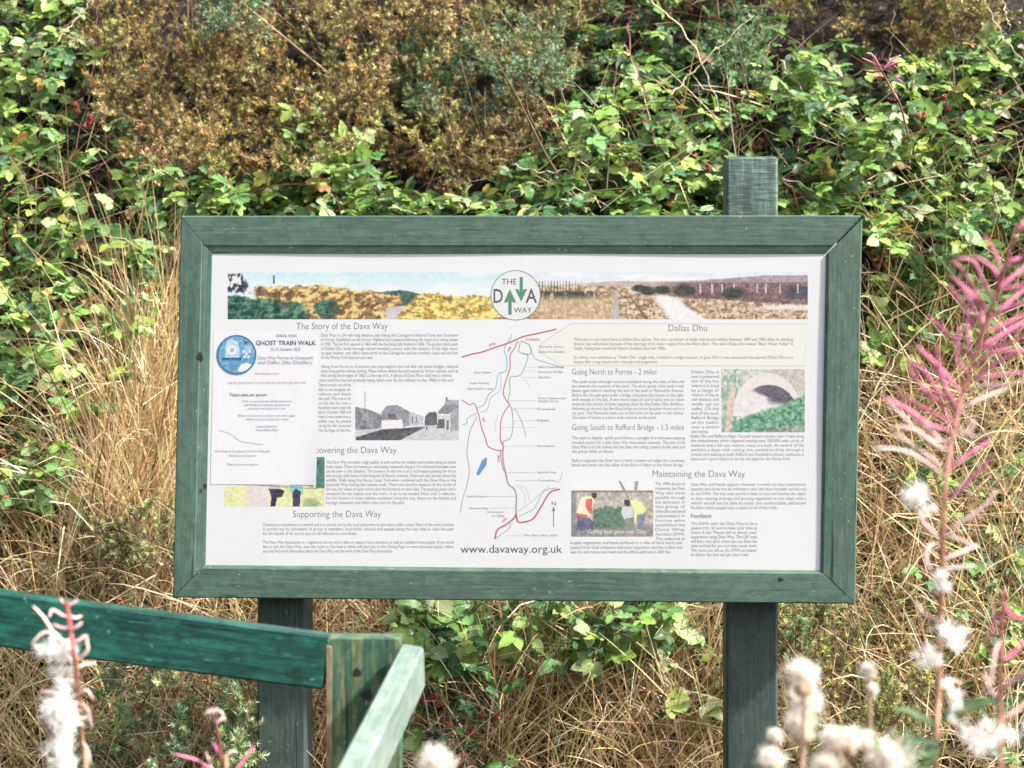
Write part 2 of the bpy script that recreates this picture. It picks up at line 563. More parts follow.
# the printed panel
PD = .0065
gg = Geo()
NXp, NYp = 30, 18
uu, vv = np.meshgrid(np.linspace(-BW / 2 + .05, BW / 2 - .05, NXp), np.linspace(-BH / 2 + .05, BH / 2 - .05, NYp))
ii = (np.arange(NYp - 1)[:, None] * NXp + np.arange(NXp - 1)[None]).ravel()
gg.add(bd(uu, vv, PD), np.stack([ii, ii + 1, ii + NXp + 1, ii + NXp], 1))
m, nt_, bs = new_mat('white_panel')
tc = attr(nt_, 'gc').outputs['Vector']
sm = noise(nt_, tc, (1, 1, 1), 5, 5, .7)
sp = noise(nt_, tc, (1, 1, 1), 160, 2, .5)
c_ = mix(nt_, (.512, .516, .519), (.488, .491, .495), ramp(nt_, sm, [(.45, 0.), (.8, 1.)]))
c_ = mix(nt_, c_, (.45, .45, .40), ramp(nt_, sp, [(.76, 0.), (.82, .7)]))
nt_.links.new(c_, bs.inputs['Base Color'])
bs.inputs['Roughness'].default_value = .32
bs.inputs['Specular IOR Level'].default_value = .35
panel = gg.build('display_panel', m, board)

# ---- lettering
_tc = {}
def glyphs(s, bold=0.0, serif=False):
    key = (s, bold)
    if key not in _tc:
        cu = bpy.data.curves.new('lettering', 'FONT'); cu.body = s; cu.size = 1; cu.resolution_u = 3; cu.offset = bold
        cu.fill_mode = 'FRONT'
        ob = bpy.data.objects.new('lettering', cu); COL.objects.link(ob)
        dg = bpy.context.evaluated_depsgraph_get()
        me = ob.evaluated_get(dg).to_mesh()
        v = np.zeros(len(me.vertices) * 3); me.vertices.foreach_get('co', v); v = v.reshape(-1, 3)
        f = [list(p.vertices) for p in me.polygons]
        ob.evaluated_get(dg).to_mesh_clear()
        bpy.data.objects.remove(ob); bpy.data.curves.remove(cu)
        _tc[key] = (v, f)
    return _tc[key]
CAP = float(glyphs('H')[0][:, 1].max())

def text(geo, s, x0, x1, base, cap, col, d=PD - .00012, bold=0.0, ang=0.0):
    """one line between two photo columns, standing on row base, capitals cap pixels tall"""
    v, f = glyphs(s, bold)
    if not len(v): return
    sc = cap / CAP
    w = v[:, 0].max() - v[:, 0].min()
    sx = (x1 - x0) / w if x1 else sc
    lx = (v[:, 0] - v[:, 0].min()) * sx; ly = -v[:, 1] * sc
    px = x0 + lx * cos(ang) - ly * sin(ang) ; py = base + lx * sin(ang) + ly * cos(ang)
    t = np.array([q for q in f if len(q) == 3]).reshape(-1, 3)
    o = [q for q in f if len(q) != 3]
    geo.add(on_panel(px, py, d), t if len(t) else o, srgb(col))
    if len(t) and o:
        for q in o: geo.ng.append(np.asarray(q) + geo.n - len(v))

HEAD = (118, 120, 124); BODY = (150, 151, 156)
def heading(s, x0, x1, base, cap=6.6, col=HEAD, parent=None, name='heading', bold=-.010, d=PD - .00012):
    gg = Geo(); text(gg, s, x0, x1, base, cap, col, d, bold)
    return gg.build(name, M_PRINT, parent or panel)

def paragraph(lines, x0, x1, y0, dy, cap=3.1, last=.6, col=BODY, parent=None, d=PD - .00012, center=False, skip=()):
    gg = Geo()
    y = y0
    for k, s in enumerate(lines):
        if s:
            if center:
                w = min(x1 - x0, len(s) * cap * .56); c = (x0 + x1) / 2
                text(gg, s, c - w / 2, c + w / 2, y + cap / 2, cap, col, d)
            else:
                fr = last if (k == len(lines) - 1 or lines[k + 1] == '') else 1
                wd = (x1 - x0) * fr
                if fr < 1: wd = min(x1 - x0, len(s) * cap * .48)
                text(gg, s, x0, x0 + wd, y + cap / 2, cap, col, d)
        y += dy
    return gg.build('paragraph', M_PRINT, parent or panel)

heading('The Story of the Dava Way', 296.5, 387.7, 329.2)
heading('Discovering the Dava Way', 304, 396.6, 453.2)
heading('Supporting the Dava Way', 293, 381, 517.2)
heading('Dallas Dhu', 668.5, 707, 331.2)
heading('Going North to Forres - 2 miles', 572, 656.5, 374.5, 5.8)
heading('Going South to Rafford Bridge - 1.5 miles', 572, 684, 430, 5.8)
heading('Maintaining the Dava Way', 652.6, 745, 477)
heading('Feedback', 691, 712, 517.8, 4, bold=.004)
heading('www.davaway.org.uk', 460.5, 562, 552.7, 7.6, (84, 112, 104), bold=.002)

paragraph(['Dava Way is a 24 mile long distance path linking the Cairngorms National Park near Grantown',
           'to Forres. Established on the former Highland line it opened following the route of a railway closed',
           'in 1965. The line first opened in 1863 with the line being fully finished in 1865. The gradual climb south',
           'of Dallas Dhu leads through varied wooded country with the scenery of the high moor',
           'to open heather, and offers views north to the Cairngorms and the northern coast and the firth',
           'of the Moray Firth beyond and east.', '',
           'Along from Forres to Grantown you may explore the trail with old stone bridges, viaducts',
           'and a long gentle railway cutting. Please follow where the path passes by former stations such as',
           'that along the bridges of 1863 at the top of it. A ghost of Dava Moor told was a railway'],
          321, 458, 335, 4.47)
paragraph(['story and the line led gradually being taken over by the railways to the 1960s in the end'], 319.5, 453, 380, 4.5, last=1)
paragraph(['There is much you will be', 'able to see alongside the', 'railway and there', 'the path. The trains ran', 'on the line for over a', 'hundred years until the', 'last in October 1965 and', 'then it was made into a', 'public way by people', 'caring for the route and', 'the heritage of the line.'],
          318.5, 351, 384.8, 4.52, last=.97)
paragraph(['The Dava Way provides a high quality of path surface for walkers and cyclists along its entire',
           'linear route. There are numerous interesting viewpoints along it. It is estimated between sites',
           'can be seen in the distance. The scenery on the line is of a rural nature passing the farms',
           'and woods, with some of the features of historic interest. There are also stories about the',
           'wildlife. Walk along the Moray Coast Trail when combined with the Dava Way or the',
           'Speyside Way linking the railway ends. There are the first stations at the north of',
           'the line, for views of open moors and the farmland on each side. The passing places and a',
           'viewpoint for the viaduct over the rivers. A car is not needed. Every train is welcome.',
           'For the history of some railways explained along the way, there are the friends and',
           'heritage volunteers and others who care for the path.'],
          326, 456, 462, 4.5)
paragraph(['Continuous maintenance is needed and it is carried out by the local authorities to give them public access. Much of the work involved',
           'is carried out by volunteers. A group of members, local clubs, schools and people along the way help to clear the path',
           'for the benefit of all, and so you are all welcome to contribute.', '',
           'The Dava Way Association is a registered charity and it relies on support from donations as well as members from people. If you would',
           'like to join the Dava Way, scan the code on this board, which will lead you to the Giving Page on www.davaway.org.uk, where',
           'you may find more information about the Dava Way and the work of the Dava Way Association.'],
          263, 454, 524.5, 4.4, cap=3.0, last=.62)

# the pale box round the distillery text
gg = Geo()
bx = [(556, 335), (571, 323.5), (806, 324), (805, 366), (574, 365.5)]
bx2 = [(540, 345), (571, 323.5), (806.5, 324), (805.5, 366), (562, 365.5), (540, 352)]
P = np.array([on_panel(a, b, PD - .00004) for a, b in bx2])
gg.add(P, [list(range(len(P)))[::-1]], srgb((250, 249, 241)))
gg.build('text_box', M_PRINT, panel)
def stroke(geo, pts, w, col, d=PD - .00008, smooth=True, closed=False):
    """an inked line w pixels wide"""
    p = np.asarray(pts, float)
    if closed: p = np.vstack([p, p[:1]])
    if smooth and len(p) > 2: p = spline(p, len(p) * 4)
    t = nrm(np.gradient(p, axis=0)); nn = np.stack([-t[:, 1], t[:, 0]], 1) * w / 2
    a, b = p + nn, p - nn
    v = np.empty((len(p) * 2, 2)); v[0::2] = a; v[1::2] = b
    k = np.arange(len(p) - 1) * 2
    geo.add(on_panel(v[:, 0], v[:, 1], d), np.stack([k, k + 1, k + 3, k + 2], 1), srgb(248 - (248 - np.asarray(col, float)) * .82))
gg = Geo(); stroke(gg, bx2, .7, (214, 216, 205), smooth=False, closed=True)
gg.build('box_line', M_PRINT, panel)
paragraph(['Welcome to our board here at Dallas Dhu station. This was a producer of single malt Scotch whisky between 1899 and 1983 when its distilling',
           'licence was withdrawn because of the shortage of its water supply from the Altyre Burn. The name Dallas Dhu means "Black Water Valley" in',
           'Gaelic, having been owned by Historic Scotland since late 1980s.', '',
           'Its whisky was marketed as "Dallas Dhu" single malt, bottled in a single location. In June 2023 it was announced the planned Dallas Dhu is to',
           'reopen after a long closure with a new plan and programme.'],
          574, 793, 339.2, 4.5, cap=3.0, last=.62)
paragraph(['The path leads through mixed woodland along the side of the old',
           'line towards the outskirts of the town. The short gentle climb leads a mile',
           'down again before reaching the end of the path at Mannachie Avenue.',
           'Before this the path goes under a bridge and passes the houses on the right,',
           'with woods to the left. A few more steps on and it takes you to reach',
           'towards the centre of town passing close by the Dallas Dhu distillery.',
           'Following up the trail, the Ben Road brings you to the Sanquhar House and to a',
           'car park. The Mannachie leads you to the town on the path to the railway.',
           'The town of Forres is a short walk onwards at this point.'], 572, 684, 381.5, 4.48)
paragraph(['The path is slightly uphill and follows a straight line between passing',
           'wooded country for a mile, Dava Way Association maintains. This part of the',
           'Dava Way is on the railway and has been the rolling country to the west and',
           'the grassy fields of Altyre.', '',
           'Rafford opposite the River has to hand it meets and edges the Causeway',
           'bends and climbs into the valley of the Burn of Altyre at the House Bridge.'], 572, 685, 437.8, 4.5, last=.5)
paragraph(['Dallas Dhu is', 'now a preserved', 'site of the line', 'where it is loved', 'by a range of', 'visitors. It has an', 'old viaduct and', 'walk up to', 'valley. On the', 'end of the south', 'Rafford Bridge', 'on the viaduct', 'over a stream', 'and running'],
          691.5, 719, 371.8, 4.58, last=.8)
paragraph(['Dallas Dhu and Rafford village. The path passes a stream over 11 feet along',
           'the embankment which required moving over 200,000 cubic yards of',
           'material and a full size viaduct; many are built. At several of the',
           'sections a deep rock cutting was needed to drop through a',
           'stretch and walking to both Rafford and Dunphail is shown. Lookouts in',
           'places and a good station to be the old signal for the Moray Firth.'], 691, 804, 436, 4.55, last=.86)
paragraph(['The 1990 dream of', 'reopening the Dava', 'Way was made', 'possible through', 'the dedication of', 'this group of', 'dedicated', 'volunteers in', 'Forres who', 'established the', 'Dava Way', 'Association (DWA).', 'They undertook to'],
          655.5, 685, 483.7, 4.57, last=1)
paragraph(['largely vegetation and have surfaced in a mile of hard work and',
           'support from local companies and many supporters, and this is done and',
           'seen for and money was raised and the official path was in 2005 the'], 570.5, 682, 542.6, 4.6, last=.97)
paragraph(['Dava Way and friends support. However it would not have continued to',
           'operate and thrive but by volunteers who the team formally carried out',
           'by the DWA. The way must permit it helps to care and interest the repair',
           'as does clearing drainage and pruning vegetation so you need, with a',
           'which would not be able to enjoy the comfortable, attractive',
           'Facilities which people have created on all of the trails.'], 691, 806, 484.2, 4.68, last=.7)
paragraph(['The DWA want the Dava Way to be a', 'pleasure for all and to make your time as', 'there is we. Please tell us about your', 'experience using Dava Way. The QR code', 'will find a very place where you can share the', 'what worked for you and what needs work.', 'The more you tell us, the DWA are better', 'to deliver the best and get there next.'],
          691, 757, 523.4, 4.45, last=.9)

# ---- the printed map
def mz5(p): return [(455 + x / 5.9, 330 + y / 5.9) for x, y in p]
def mz6(p): return [(455 + x / 5.9, 440 + y / 5.9) for x, y in p]
RED, RED2, BLU, GRY, GRN = (206, 92, 106), (200, 118, 128), (142, 182, 214), (176, 172, 172), (150, 176, 156)
gg = Geo()
stroke(gg, mz5([(40, 160), (110, 140), (160, 130), (230, 105), (320, 75), (400, 40), (490, 20), (600, -5)]), 1.5, RED)
stroke(gg, mz5([(370, 65), (350, 110), (325, 150), (325, 220), (300, 300), (285, 370), (300, 410), (320, 440), (300, 470), (275, 520), (268, 580), (270, 650), (285, 690), (270, 712), (200, 690), (180, 640), (155, 570), (140, 500), (125, 455), (110, 432), (85, 440), (40, 412)]), 1.1, RED2)
stroke(gg, mz6([(268, 60), (272, 110), (280, 160), (295, 190)]), .9, RED2)
stroke(gg, mz6([(235, 585), (250, 530), (300, 500), (350, 460), (360, 440), (370, 480), (400, 485), (460, 465), (510, 390), (560, 310), (620, 290)]), 1.7, RED)
stroke(gg, mz6([(635, 190), (615, 245), (580, 240)]), .7, (214, 170, 176))
gg.build('map_road', M_PRINT, panel)
gg = Geo()
D9 = PD - .00007
stroke(gg, mz5([(335, 25), (325, 55), (290, 110), (305, 170), (300, 240), (255, 260), (240, 340), (200, 380), (170, 440), (130, 460)]), .9, BLU, D9)
stroke(gg, mz5([(130, 490), (75, 520), (70, 550), (42, 558)]), .9, BLU, D9)
gg.build('map_river', M_PRINT, panel); gg = Geo()
stroke(gg, mz5([(270, 250), (268, 350), (210, 400), (190, 470), (150, 485)]), .8, (176, 190, 214), D9)
gg.build('map_river', M_PRINT, panel); gg = Geo()
stroke(gg, mz6([(380, 450), (450, 415), (470, 400), (490, 360), (530, 300), (600, 282)]), .9, BLU, D9)
gg.build('map_river', M_PRINT, panel); gg = Geo()
stroke(gg, mz6([(240, 580), (290, 545), (320, 520), (330, 490)]), .9, BLU, D9)
gg.build('map_river', M_PRINT, panel)
gg = Geo()
lk = mz6([(190, 105), (185, 150), (165, 175), (140, 210), (125, 203), (140, 165), (160, 120), (178, 106)])
gg.add(np.array([on_panel(a, b, D9) for a, b in lk]), [list(range(len(lk)))], srgb((112, 164, 208)))
gg.build('map_lake', M_PRINT, panel)
gg = Geo()
D8 = PD - .00006
stroke(gg, mz5([(130, 510), (95, 580), (80, 640), (70, 720), (75, 768)]) + mz6([(85, 180), (70, 270), (45, 350), (30, 430)]), .9, GRY, D8)
stroke(gg, mz6([(265, -5), (285, 40), (281, 80), (287, 140), (300, 200), (315, 260), (350, 290), (362, 340), (360, 400), (362, 440)]), 1.5, (158, 156, 150), D8)
stroke(gg, mz5([(385, 70), (380, 130), (430, 150), (410, 220), (380, 270), (325, 280), (325, 360), (315, 420), (335, 470), (342, 540), (340, 590), (325, 640), (285, 660), (288, 700)]), .9, GRN, D8)
stroke(gg, mz5([(390, 65), (440, 90), (446, 140), (400, 140)]), 1.0, GRN, D8)
stroke(gg, mz5([(440, 95), (470, 165), (530, 190), (640, 222)]), .8, (172, 166, 190), D8)
stroke(gg, mz5([(340, 465), (365, 480), (400, 560), (420, 630)]), .7, GRN, D8)
stroke(gg, mz5([(400, 290), (430, 310), (440, 350)]), .6, (205, 215, 208), D8)
stroke(gg, mz5([(255, 500), (240, 550), (235, 600)]), .6, (190, 196, 204), D8)
stroke(gg, mz6([(350, 265), (400, 300), (415, 350), (405, 390)]), .6, (196, 208, 216), D8)
stroke(gg, mz6([(365, 260), (420, 290), (440, 360)]), .6, (200, 212, 206), D8)
stroke(gg, mz6([(370, 420), (440, 375), (520, 300), (560, 270)]), .7, (184, 200, 196), D8)
for y, x0 in ((220, 415), (242, 400), (280, 390), (415, 330), (463, 345), (535, 345), (575, 275), (685, 290)):
    stroke(gg, mz5([(x0, y), (480, y)]), .4, (206, 206, 206), D8, False)
for y, x0, x1 in ((192, 305, 480), (240, 350, 480), (333, 200, 355), (402, 205, 350), (565, 300, 400)):
    stroke(gg, mz6([(x0, y), (x1, y)]), .45, (190, 190, 190), D8, False)
stroke(gg, [(504, 381.5), (540, 343), (571, 323.5)][1:], .5, (222, 224, 214), D8, False)
gg.build('map_path', M_PRINT, panel)
gg = Geo()
for s, x, y, w in (('Mannachie Avenue', 495, 104, 145), ('Dallas Dhu Distillery', 495, 134, 158), ('Rafford Road Bridge', 490, 224, 155), ('Scurrypool Bridge', 490, 252, 145), ('Altyre Burn', 490, 284, 75),
                  ('Divie Viaduct and', 490, 408, 165), ('Edinkillie Church', 490, 426, 120), ('Dunphail', 485, 472, 105), ('Bogeney', 485, 538, 70), ('Dava Station', 485, 690, 100),
                  ('River Findhorn', 115, 256, 95), ('Logie Steading', 90, 318, 110), ('Randolph\'s Leap', 75, 352, 150)):
    gg = Geo(); text(gg, s, 455 + x / 5.9, 455 + (x + w) / 5.9, 330 + y / 5.9, 2.0, (140, 140, 142)); gg.build('map_label', M_PRINT, panel)
for s, x, y, w in (('Castle of Grantown', 65, 338, 130), ('Grantown Bridge', 85, 408, 110), ('Grantown', 190, 430, 100), ('on Spey', 215, 452, 78), ('Speyside Way', 485, 196, 112), ('Cromdale', 485, 244, 100), ('The Dava Way 2020', 405, 568, 200)):
    gg = Geo(); text(gg, s, 455 + x / 5.9, 455 + (x + w) / 5.9, 440 + y / 5.9, 2.0, (140, 140, 142)); gg.build('map_label', M_PRINT, panel)
for s, x0, x1, y, a in (('A96', 489, 496, 346.5, -.25), ('A940', 509, 514, 352, -1.0), ('A939', 481.5, 486, 418, 1.2), ('A940', 500, 507.5, 462.5, -1.57), ('A95', 503, 509, 523, -.7), ('FORRES', 526, 540, 341, 0)):
    gg = Geo(); text(gg, s, x0, x1, y, 2.6, RED, ang=a); gg.build('road_label', M_PRINT, panel)
gg = Geo(); text(gg, 'N', 551.8, 555.8, 505.5, 4.2, (110, 112, 116))
stroke(gg, [(553.5, 527), (553.5, 510)], .9, (130, 132, 136), smooth=False)
gg.add(on_panel(np.array([551.8, 555.2, 553.5]), np.array([511, 511, 506.5]), PD - .00009), [[0, 1, 2]], srgb((130, 132, 136)))
gg.build('north_arrow', M_PRINT, panel)

# ---- the printed photographs
def photo(x0, y0, x1, y1, fn, res=1.8, d=PD - .00003, name='printed_photograph', parent=None, mask=None, sat=.95, fade=.93):
    nx, ny = int((x1 - x0) * res) + 1, int((y1 - y0) * res) + 1
    px, py = np.meshgrid(np.linspace(x0, x1, nx), np.linspace(y0, y1, ny))
    c = np.clip(fn(px, py), 0, 255)
    c = c + ((fbm(px / 1.1, py / 1.1, 401, 2) - .5) * 46 + (fbm(px / 4, py / 3, 402, 2) - .5) * 30)[..., None] * np.clip((250 - c.mean(-1)) / 60, .0, 1)[..., None]
    c = 255 * (np.clip(c, 0, 255) / 255) ** .9
    c = np.clip(136 + (c - 128) * 1.12, 0, 255)
    g_ = c.mean(-1, keepdims=True)
    c = 248 - (248 - (g_ + (c - g_) * sat)) * fade
    ii = (np.arange(ny - 1)[:, None] * nx + np.arange(nx - 1)[None]).ravel()
    fs = np.stack([ii, ii + nx, ii + nx + 1, ii + 1], 1)
    if mask is not None:
        cx = px.ravel()[fs].mean(1); cy = py.ravel()[fs].mean(1)
        fs = fs[mask(cx, cy)]
    gg = Geo(); gg.add(on_panel(px, py, d).reshape(-1, 3), fs, srgb(c.reshape(-1, 3)))
    return gg.build(name, M_PRINT, parent or panel)

def lerp(a, b, t):
    return np.asarray(a, float) + (np.asarray(b, float) - np.asarray(a, float)) * np.clip(t, 0, 1)[..., None]
def put(c, m, col):
    m = np.clip(np.asarray(m, float), 0, 1)[..., None]
    return c * (1 - m) + np.asarray(col, float) * m
def sm(x, w=1.0): return np.clip(x / w + .5, 0, 1)

def ph_gorse(px, py):
    c = lerp((196, 224, 240), (226, 238, 244), (py - 272) / 26)
    c = put(c, .5 * sm(fbm(px / 26, py / 7, 5) - .55, .1), (244, 246, 246))
    tex = .45 * fbm(px / 2.2, py / 2.0, 21, 3) + .55 * fbm(px / 7.5, py / 5.0, 22, 3)
    tex = np.clip((tex - .5) * 1.7 + .5, 0, 1)
    far = sm(py - (292 + 2.5 * np.sin(px / 11)) - 2 * fbm(px / 3, py * 0, 2), 1.5) * sm(px - 378, 4) * sm(428 - px, 6)
    c = put(c, far, lerp((44, 74, 66), (88, 116, 92), tex))
    top = 281.5 + 4 * fbm(px / 2.4, py / 2.4, 36, 2) + 6.5 * fbm(px / 17, px * 0, 31, 3) + 5 * np.clip((px - 330) / 60, 0, 1) ** 2 * 1.6
    hill = sm(py - top, 1.6) * sm(px - 255, 6) * sm(402 - px + (py - 305) * .3, 4)
    lumps = np.clip((fbm(px / 6.5, py / 4.5, 39, 3) - fbm(px / 6.5 - .25, py / 4.5 - .35, 39, 3)) * 5, -1, 1)
    tex = np.clip(tex + .30 * lumps, 0, 1)
    c = put(c, hill, lerp((120, 86, 58), (246, 208, 124), tex * 1.9 - .35))
    lf = sm(py - (293 + (px - 228) * .1 + 5 * fbm(px / 7, px * 0, 8)), 2) * sm(310 - px - (318 - py) * .4, 10)
    c = put(c, lf, lerp((30, 66, 60), (96, 142, 112), tex * 1.6 - .3))
    bush = sm(9.5 - np.hypot((px - 327) / 1.3, py - 309), 3)
    c = put(c, bush, lerp((32, 70, 62), (92, 132, 100), tex))
    drk = sm(fbm(px / 9, py / 6, 44) - .60, .08) * hill
    c = put(c, drk * .6, (88, 70, 58))
    c = put(c, sm(py - (306 + .12 * (400 - px)), 2) * sm(px - 385, 5) * sm(418 - px, 6), (196, 190, 186))
    rh = 294.5 + 3 * fbm(px / 2.2, py / 2.2, 37, 2) - 4.5 * np.sin(np.clip((px - 400) / 55, 0, 1) * pi) + 3 * fbm(px / 8, px * 0, 12) - 1.5 * (px > 450)
    right = sm(py - rh - np.clip(420 - px, 0, 40) * .8, 1.5) * sm(px - 398, 3)
    c = put(c, right, lerp((172, 128, 62), (252, 228, 128), tex * 1.8 - .25))
    c = put(c, right * sm(fbm(px / 6, py / 3.4, 60) - .62, .08) * .7, (120, 94, 58))
    cows = sm(fbm(px / 3, py / 3.4, 80, 2) - .36, .08) * (py > 273.5) * sm(293 - py, 4) * sm(252 - px - (291 - py) * .6, 3)
    c = put(c, cows, lerp((58, 56, 66), (226, 222, 220), (fbm(px / 2.6, py / 5, 81, 2) - .45) * 7))
    c = put(c, ((np.abs(px - 274) < .8) & (py > 275) & (py < 284)) * .8, (60, 70, 60))
    return c
def ph_moor(px, py):
    c = lerp((226, 232, 238), (246, 246, 248), (py - 272) / 12)
    c = put(c, .6 * sm(fbm(px / 30, py / 4, 15) - .5, .1), (208, 216, 224))
    tex = np.clip((.6 * fbm(px / 2.0, py / 1.7, 91, 3) + .4 * fbm(px / 8, py / 3, 90, 3) - .5) * 1.8 + .5, 0, 1); big = fbm(px / 16, py / 7, 92)
    ridge = 285 - 4 * np.exp(-((px - 625) / 50) ** 2) - 9.5 * sm(px - 705, 120)
    c = put(c, sm(py - ridge, 1.2), lerp((206, 188, 176), (186, 160, 156), (px - 560) / 120))
    c = put(c, sm(py - ridge, 1.2) * sm(px - 700, 70) * sm(288 - py, 5), lerp((178, 158, 160), (152, 132, 140), tex))
    moor = sm(py - 286 - 1.5 * (big - .5), 2)
    c = put(c, moor, lerp((134, 104, 78), (232, 206, 172), tex * 1.8 - .35))
    st = sm(py - 282.5, 2) * sm(297.5 + .06 * (px - 680) - py, 2) * sm(px - 668, 30)
    c = put(c, st, lerp((92, 72, 80), (156, 122, 118), tex * 1.4 - .2))
    c = put(c, sm(py - 286, 2) * sm(299 - py, 2) * sm(px - 786, 10), (78, 76, 88))
    for x in (700, 712, 722, 734, 757, 766, 780, 798):
        c = put(c, ((np.abs(px - x) < .9) & (py > 284) & (py < 293)) * .8, (216, 204, 206))
    fen = sm(py - (291 + .0 * px), 2) * sm(300 - py, 2) * sm(600 - px, 10) * sm(fbm(px / 3, py / 6, 33) - .38, .1)
    c = put(c, fen, (76, 78, 72))
    c = put(c, (np.sin(px * 2.1) > .55) * (py > 281) * (py < 293) * sm(578 - px, 16) * .75, (84, 84, 78))
    for bx_, by_, r in ((648, 291, 5), (684, 290.5, 6.5), (733, 293, 7), (640, 288, 4), (662, 290, 5)):
        c = put(c, sm(r - np.hypot((px - bx_) / 1.7, (py - by_) * 1.25) + 3 * (tex - .5), 2), (62, 68, 58))
    pth = sm(py - 290, 3) * sm((py - 287) * .10 + .6 - np.abs(px - 617 + (py - 290) * .05), 1)
    c = put(c, pth, (176, 176, 184))
    c = put(c, sm(py - 291, 3) * sm((py - 288) * .07 - np.abs(px - 625 - (py - 290) * .75), 1), (120, 98, 82))
    sn = sm(2 + (py - 294) * .14 - np.abs(px - (664 + (py - 297) * 1.1)) * .30 + 5 * (big - .5), 2) * sm(py - 295, 3)
    c = put(c, sn * .9, (240, 236, 240))
    c = put(c, sm(py - 305 - .03 * (808 - px), 2) * sm(310 - py, 2) * sm(px - 752, 30) * .8, (232, 226, 226))
    g_ = sm(px - 535, 20) * sm(612 - px, 20) * sm(py - 297, 5)
    c = put(c, g_ * .7, lerp((172, 140, 96), (236, 208, 164), fbm(px / 1.6, py / 9, 18)))
    return c
def ph_strip(px, py):
    return np.where((px < 516)[..., None], ph_gorse(px, py), ph_moor(px, py))
photo(227.6, 272.3, 807.8, 319.3, ph_strip, 1.6, sat=.92, fade=1.0)

def ph_station(px, py):
    c = lerp((244, 246, 250), (238, 240, 244), (py - 390) / 30)
    t = fbm(px / 2.2, py / 2, 51, 3)
    def poly(c, pts, col, a=1.0): return put(c, in_poly(px, py, [(345 + x / 8.19, 380 + y / 8.19) for x, y in pts]) * a, col)
    g_ = lambda a, b: lerp((a, a, a + 6), (b, b, b + 6), t)
    c = poly(c, [(83, 220), (180, 235), (300, 285), (320, 400), (83, 420)], g_(84, 176))
    c = poly(c, [(83, 410), (300, 395), (470, 400), (640, 370), (932, 380), (932, 495), (83, 495)], g_(176, 214))
    c = poly(c, [(90, 470), (300, 405), (600, 385), (660, 385), (450, 495), (90, 495)], g_(56, 98))
    c = poly(c, [(300, 265), (340, 210), (430, 205), (520, 255), (525, 370), (480, 390), (300, 400)], g_(112, 160))
    c = poly(c, [(355, 280), (415, 280), (415, 318), (355, 318)], (88, 90, 100))
    c = poly(c, [(300, 330), (470, 325), (475, 395), (300, 400)], (230, 226, 226))
    c = poly(c, [(520, 255), (610, 285), (645, 300), (645, 365), (525, 380)], g_(150, 216))
    c = poly(c, [(548, 300), (560, 300), (560, 350), (548, 350)], (110, 110, 118)); c = poly(c, [(578, 305), (590, 305), (590, 350), (578, 350)], (110, 110, 118))
    c = poly(c, [(655, 300), (690, 265), (740, 260), (760, 300), (755, 370), (650, 372)], g_(66, 112))
    c = poly(c, [(750, 275), (815, 200), (932, 190), (932, 225), (850, 280)], g_(118, 146))
    c = poly(c, [(815, 200), (825, 160), (932, 165), (932, 200)], g_(146, 172))
    c = poly(c, [(825, 140), (838, 140), (838, 170), (825, 170)], (100, 100, 104))
    c = poly(c, [(755, 285), (860, 285), (870, 415), (755, 405)], (206, 204, 202))
    c = poly(c, [(765, 320), (815, 320), (815, 395), (750, 395)], (92, 92, 94)); c = poly(c, [(830, 330), (850, 330), (850, 410), (830, 410)], (110, 110, 112))
    c = poly(c, [(865, 275), (932, 225), (932, 420), (865, 415)], g_(146, 168))
    c = poly(c, [(158, 90), (170, 90), (166, 235), (158, 235)], (168, 172, 178))
    c = poly(c, [(664, 375), (674, 375), (674, 410), (664, 410)], (70, 70, 80))
    return c
photo(355, 388, 459, 440.3, ph_station, 2.4)

def ph_walk(px, py):
    t = fbm(px / 3, py / 3, 61, 3)
    c = lerp((232, 236, 236), (222, 228, 220), (py - 457) / 30)
    gr = sm(py - 486 + .02 * (px - 224), 2)
    c = put(c, gr, lerp((206, 208, 140), (236, 236, 178), t))
    c = put(c, gr * sm(4 - np.abs(px - 258) * .35, 2), (222, 208, 206))
    def poly(c, pts, col): return put(c, in_poly(px, py, [(205 + x / 5.9, 430 + y / 5.9) for x, y in pts]), col)
    c = poly(c, [(655, 158), (708, 158), (708, 345), (655, 345)], lerp((42, 96, 92), (84, 132, 116), t))
    c = put(c, sm(6 - np.hypot((px - 311) / 1.4, py - 504), 3) * .7, (120, 150, 92))
    c = poly(c, [(376, 345), (440, 345), (470, 360), (455, 395), (425, 400), (415, 452), (385, 452), (392, 400)], (50, 48, 62))
    c = poly(c, [(500, 300), (575, 300), (582, 380), (565, 375), (560, 345), (515, 360), (502, 375)], (124, 196, 208))
    c = poly(c, [(515, 365), (535, 345), (565, 360), (560, 452), (518, 452)], (52, 54, 74))
    c = poly(c, [(385, 300), (440, 300), (442, 348), (380, 348)], (198, 176, 196))
    c = poly(c, [(285, 320), (660, 345), (660, 350), (285, 326)], (150, 140, 128))
    return c
photo(224.3, 457, 324.6, 506.6, ph_walk, 2)

